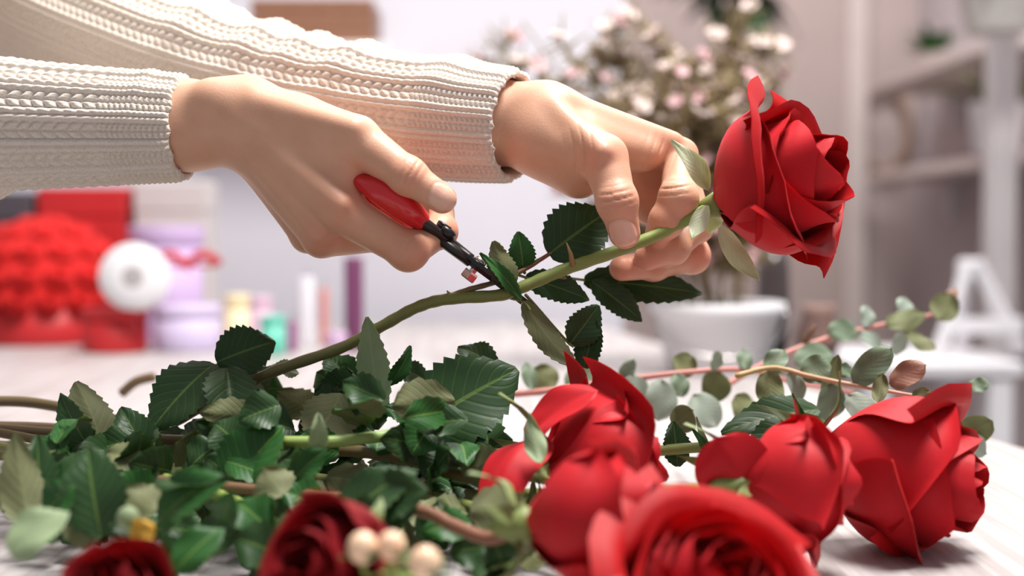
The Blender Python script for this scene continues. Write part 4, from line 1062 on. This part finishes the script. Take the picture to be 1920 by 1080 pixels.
cyl_box('jar', 445, 1.92, 46, 552, mat('cream_glaze', (.80, .68, .42), .4, noise=(20, (.76, .64, .40))), 'cream yellow lidded jar beside the pale lilac hat box', cat='jar')
cyl_box('jar', 488, 2.0, 44, 556, mat('pink_glaze', (.66, .46, .58), .4, noise=(20, (.62, .42, .54))), 'dusty pink lidded jar behind the teal jar', cat='jar')

# wooden crate on a wall shelf
sx0, sx1 = P(440, 80, 2.42)[0], P(740, 80, 2.42)[0]; sz = P(600, 92, 2.42)[2]
ws = thing('wall_shelf', ((sx0 + sx1) / 2, 2.56, sz), 'white wall shelf carrying the brown wooden crate', 'shelf')
obj('board', *box(((sx0 + sx1) / 2, 2.45, sz - .01), (sx1 - sx0, .22, .018), 0, .002), M['white_paint'], ws, smooth=False)
for x in (sx0 + .04, sx1 - .04):
    obj('bracket', *box((x, 2.545, sz - .05), (.02, .03, .075), 0, .002), M['white_paint'], ws, smooth=False)
M['crate'] = wood_mat('brown_wood', (.30, .145, .085), (.26, .12, .07), (.20, .09, .05), 1.57)
cx0, cx1 = P(476, 60, 2.39)[0], P(702, 60, 2.39)[0]; ch = P(600, 2, 2.39)[2] - sz
cr = thing('wooden_crate', ((cx0 + cx1) / 2, 2.46, sz), 'brown wooden crate on the white wall shelf', 'crate')
for k in range(3):
    for y in (2.382, 2.528):
        obj('slat', *box(((cx0 + cx1) / 2, y, sz + ch * (k + .5) / 3), (cx1 - cx0, .010, ch / 3 - .003), 0, .001), M['crate'], cr, smooth=False)
    for x in (cx0 + .006, cx1 - .006):
        obj('slat', *box((x, 2.455, sz + ch * (k + .5) / 3), (.010, .135, ch / 3 - .003), 0, .001), M['crate'], cr, smooth=False)
obj('bottom', *box(((cx0 + cx1) / 2, 2.455, sz + .004), (cx1 - cx0 - .03, .13, .006), 0, .001), M['crate'], cr, smooth=False)

# ------------------------------------------------------------------ the room beyond, on the right
def wall_shelf_r(y0, y1, px, py, label, depth=.24):
    zz = P(px, py, y1)[2]; c = (1.36 - depth / 2, (y0 + y1) / 2, zz)
    t = thing('wall_shelf', (1.36, c[1], zz), label, 'shelf')
    obj('board', *box(c, (depth, y1 - y0, .03), 0, .003), M['frame_paint'], t, smooth=False)
    for y in (y0 + .15, y1 - .15): obj('bracket', *box((1.345, y, zz - .07), (.03, .03, .11), 0, .003), M['white_paint'], t, smooth=False)
    return zz
z1 = wall_shelf_r(3.3, 4.5, 1720, 172, 'grey-pink plank shelf high on the right wall')
z2 = wall_shelf_r(3.0, 4.5, 1720, 335, 'grey-pink plank shelf carrying the white flower pot')
def plant(name, base, Rp, Hp, m, label, n=26, spread=.12, up=.08, leafm='leaf_bright', lw=.03, seed=1, cat='plant'):
    t = thing(name, base, label, cat); rg = random.Random(seed); base = np.asarray(base, float)
    V, F = lathe([(Rp * .78, 0), (Rp * .8, .002), (Rp, Hp * .97), (Rp * 1.03, Hp), (Rp * .93, Hp), (Rp * .9, Hp * .9), (.002, Hp * .88)], base, (0, 0, 1), 28); obj('pot', V, F, m, t)
    for k in range(n):
        a = rg.uniform(0, 6.28); d = np.array((math.cos(a), math.sin(a), rg.uniform(.1, 1.4))); B = base + (Rp * .5 * math.cos(a), Rp * .5 * math.sin(a), Hp * .9)
        T = B + nrm(d) * rg.uniform(.6, 1.1) * spread + (0, 0, rg.uniform(0, up))
        V, F, fm, uv = leaf_mesh(B, T, lw * rg.uniform(.7, 1.2), (-d[0], -d[1], 1.2), .2, .12, 0, 'lance', nl=8, nw=2, droop=rg.uniform(0, .3)); obj('leaf', V, F, [M[leafm], M[leafm]], t, fm=fm, uv=uv)
pc = P(1868, 385, 3.35); plant('potted_plant', (pc[0], pc[1], z2 + .016), .068, .118, M['white_paint'], 'white flower pot with low trailing greenery on the lower plank shelf', 30, .16, .02, 'leaf_under', .03, 4)
pc = P(1745, 140, 4.1); plant('potted_plant', (1.22, 4.15, z1 + .016), .05, .06, M['frame_paint'], 'small beige pot with a green plant on the high plank shelf', 22, .09, .03, 'leaf_bright', .03, 6)
pc = P(1875, 62, 2.9)
hb_ = np.array((pc[0], pc[1], pc[2]))
plant('hanging_basket', hb_, .082, .075, mat('wicker_white', (.70, .68, .64), .8, noise=(120, (.52, .50, .46)), bump=(150, .6, .004)), 'white hanging basket with bright green leaves', 40, .09, .03, 'leaf_bright', .04, 9, 'basket')
V, F = tube(np.array([hb_ + (0, 0, .07), hb_ + (0, 0, .4), (hb_[0], hb_[1], 2.75)]), .002, 6); tag(obj('cord', V, F, M['white_paint'], loc=hb_), 'thin white cord holding up the hanging basket', 'cord')
# stand post under the basket
pb = P(1866, 200, 3.05); st = thing('display_stand', (pb[0] + .03, pb[1], 0), 'white wooden display stand with a round foot by the right wall', 'stand')
obj('post', *box((pb[0] + .03, pb[1] + .05, .68), (.06, .05, 1.36), .2, .006), M['stand_grey'], st, smooth=False)
V, F = lathe([(.16, 0), (.165, .006), (.16, .02), (.03, .03)], (pb[0] + .03, pb[1] + .05, 0), (0, 0, 1), 32); obj('foot', V, F, M['stand_grey'], st)
# hoop
hp = P(1680, 240, 4.6); Rh = 78 / FPX * 4.6
V, F = tube(np.array([hp + np.array((.62 * Rh * math.cos(t), 0, Rh * math.sin(t))) for t in np.linspace(0, 2 * math.pi, 49)]), .014, 8)
wh = thing('wicker_wreath', (hp[0], 4.78, hp[2] + Rh), 'oval brown wicker wreath ring hanging on the far wall', 'wreath')
obj('ring', V + (0, 4.77 - hp[1], 0), F, mat('wicker', (.34, .22, .15), .8, noise=(60, (.24, .15, .10)), bump=(80, .7, .004)), wh)
# bench, chair frame, dark pots on the floor side
def box_thing(name, px0, px1, y0, y1, d, depth, m, label, cat):
    a, b = P(px0, y1, d), P(px1, y0, d); t = thing(name, ((a[0] + b[0]) / 2, a[1] + depth / 2, 0), label, cat)
    return a, b, t
a, b, t = box_thing('white_bench', 1610, 1925, 694, 760, 2.6, .4, None, 'long white bench with slatted top beyond the table', 'bench')
for k in range(4): obj('slat', *box(((a[0] + b[0]) / 2, a[1] + .05 + k * .10, b[2]), (b[0] - a[0], .085, .025), 0, .003), M['white_paint'], t, smooth=False)
for x in (a[0] + .04, b[0] - .04):
    for y in (a[1] + .04, a[1] + .34): obj('leg', *box((x, y, (b[2] - .015) / 2), (.045, .045, b[2] - .015), 0, .003), M['white_paint'], t, smooth=False)
zb = b[2] + .0125
# folding chair / easel leaning white
e0, e1 = P(1852, 700, 2.45), P(1915, 520, 2.45)
es = thing('folding_easel', (e0[0], e0[1], zb), 'white wooden folding easel standing on the bench', 'easel')
for x0, x1, y in ((e0[0], e1[0], 2.72), (e1[0] + .10, e1[0] + .01, 2.72), (e1[0] + .03, e1[0], 2.86)):
    V, F = tube(np.array([(x0, y, zb + .012), (x1, y - (.0 if y < 2.8 else .1), e1[2] + .02)]), .014, 4); obj('leg', V, F, M['white_paint'], es, smooth=False)
obj('crossbar', *box(((e0[0] + e1[0]) / 2 + .06, 2.715, zb + .06), (.14, .015, .03), 0, .002), M['white_paint'], es, smooth=False)
# brown pot and dark vase behind the bucket, purple flowers
def vase(px, d, ytop, wpx, m, label, prof=(.7, 1.0, .6, .75), name='vase', zbase=None):
    zb_ = TABLE_Z if zbase is None else zbase
    p = P(px, ytop, d); base = np.array((p[0], p[1], zb_)); H = p[2] - zb_; R = wpx / FPX * d / 2
    t = thing(name, base, label, 'vase')
    V, F = lathe([(R * prof[0], 0), (R * prof[1], H * .4), (R * prof[2], H * .85), (R * prof[3], H), (R * prof[3] * .9, H), (R * prof[2] * .85, H * .85), (.002, H * .3)], base, (0, 0, 1), 28); obj('body', V, F, m, t)
    return base, H, t
vase(1535, 1.78, 572, 90, mat('brown_clay', (.24, .14, .12), .7, noise=(30, (.32, .20, .17))), 'round brown clay vase behind the white bucket')
b0, H0, vt = vase(1450, 1.80, 470, 66, mat('dark_glass', (.06, .045, .045), .2, noise=(10, (.09, .07, .07))), 'tall dark vase behind the white bucket', (.8, 1.0, .9, .8))
# tall potted shrub on the floor behind (dark green at the top of the picture)
pp_ = P(1370, 10, 3.4)
plant('potted_tree', (pp_[0], pp_[1], 0), .16, .34, M['charcoal'], 'tall potted plant with dark leaves standing in the room beyond', 0, cat='plant')
tr = [o for o in COL.objects if o.name.startswith('potted_tree')][0]
V, F = tube(np.array([(pp_[0], pp_[1], .3), (pp_[0] + .02, pp_[1], .8), (pp_[0], pp_[1], pp_[2] + .05)]), [.018, .014, .010], 8); obj('trunk', V, F, M['wax_leaf'], tr)
rg = random.Random(12)
for k in range(46):
    B = np.array((pp_[0], pp_[1], pp_[2] + rg.uniform(-.02, .14))); dv = np.array((rg.gauss(0, 1), rg.gauss(0, 1), rg.gauss(.3, .6))); T = B + nrm(dv) * rg.uniform(.10, .22)
    V, F, fm, uv = leaf_mesh(B + nrm(dv) * .02, T, .06, (0, 0, 1), .2, .1, 0, 'lance', nl=8, nw=2, droop=.3); obj('leaf', V, F, [M['leaf_top'], M['leaf_top']], tr, fm=fm, uv=uv)
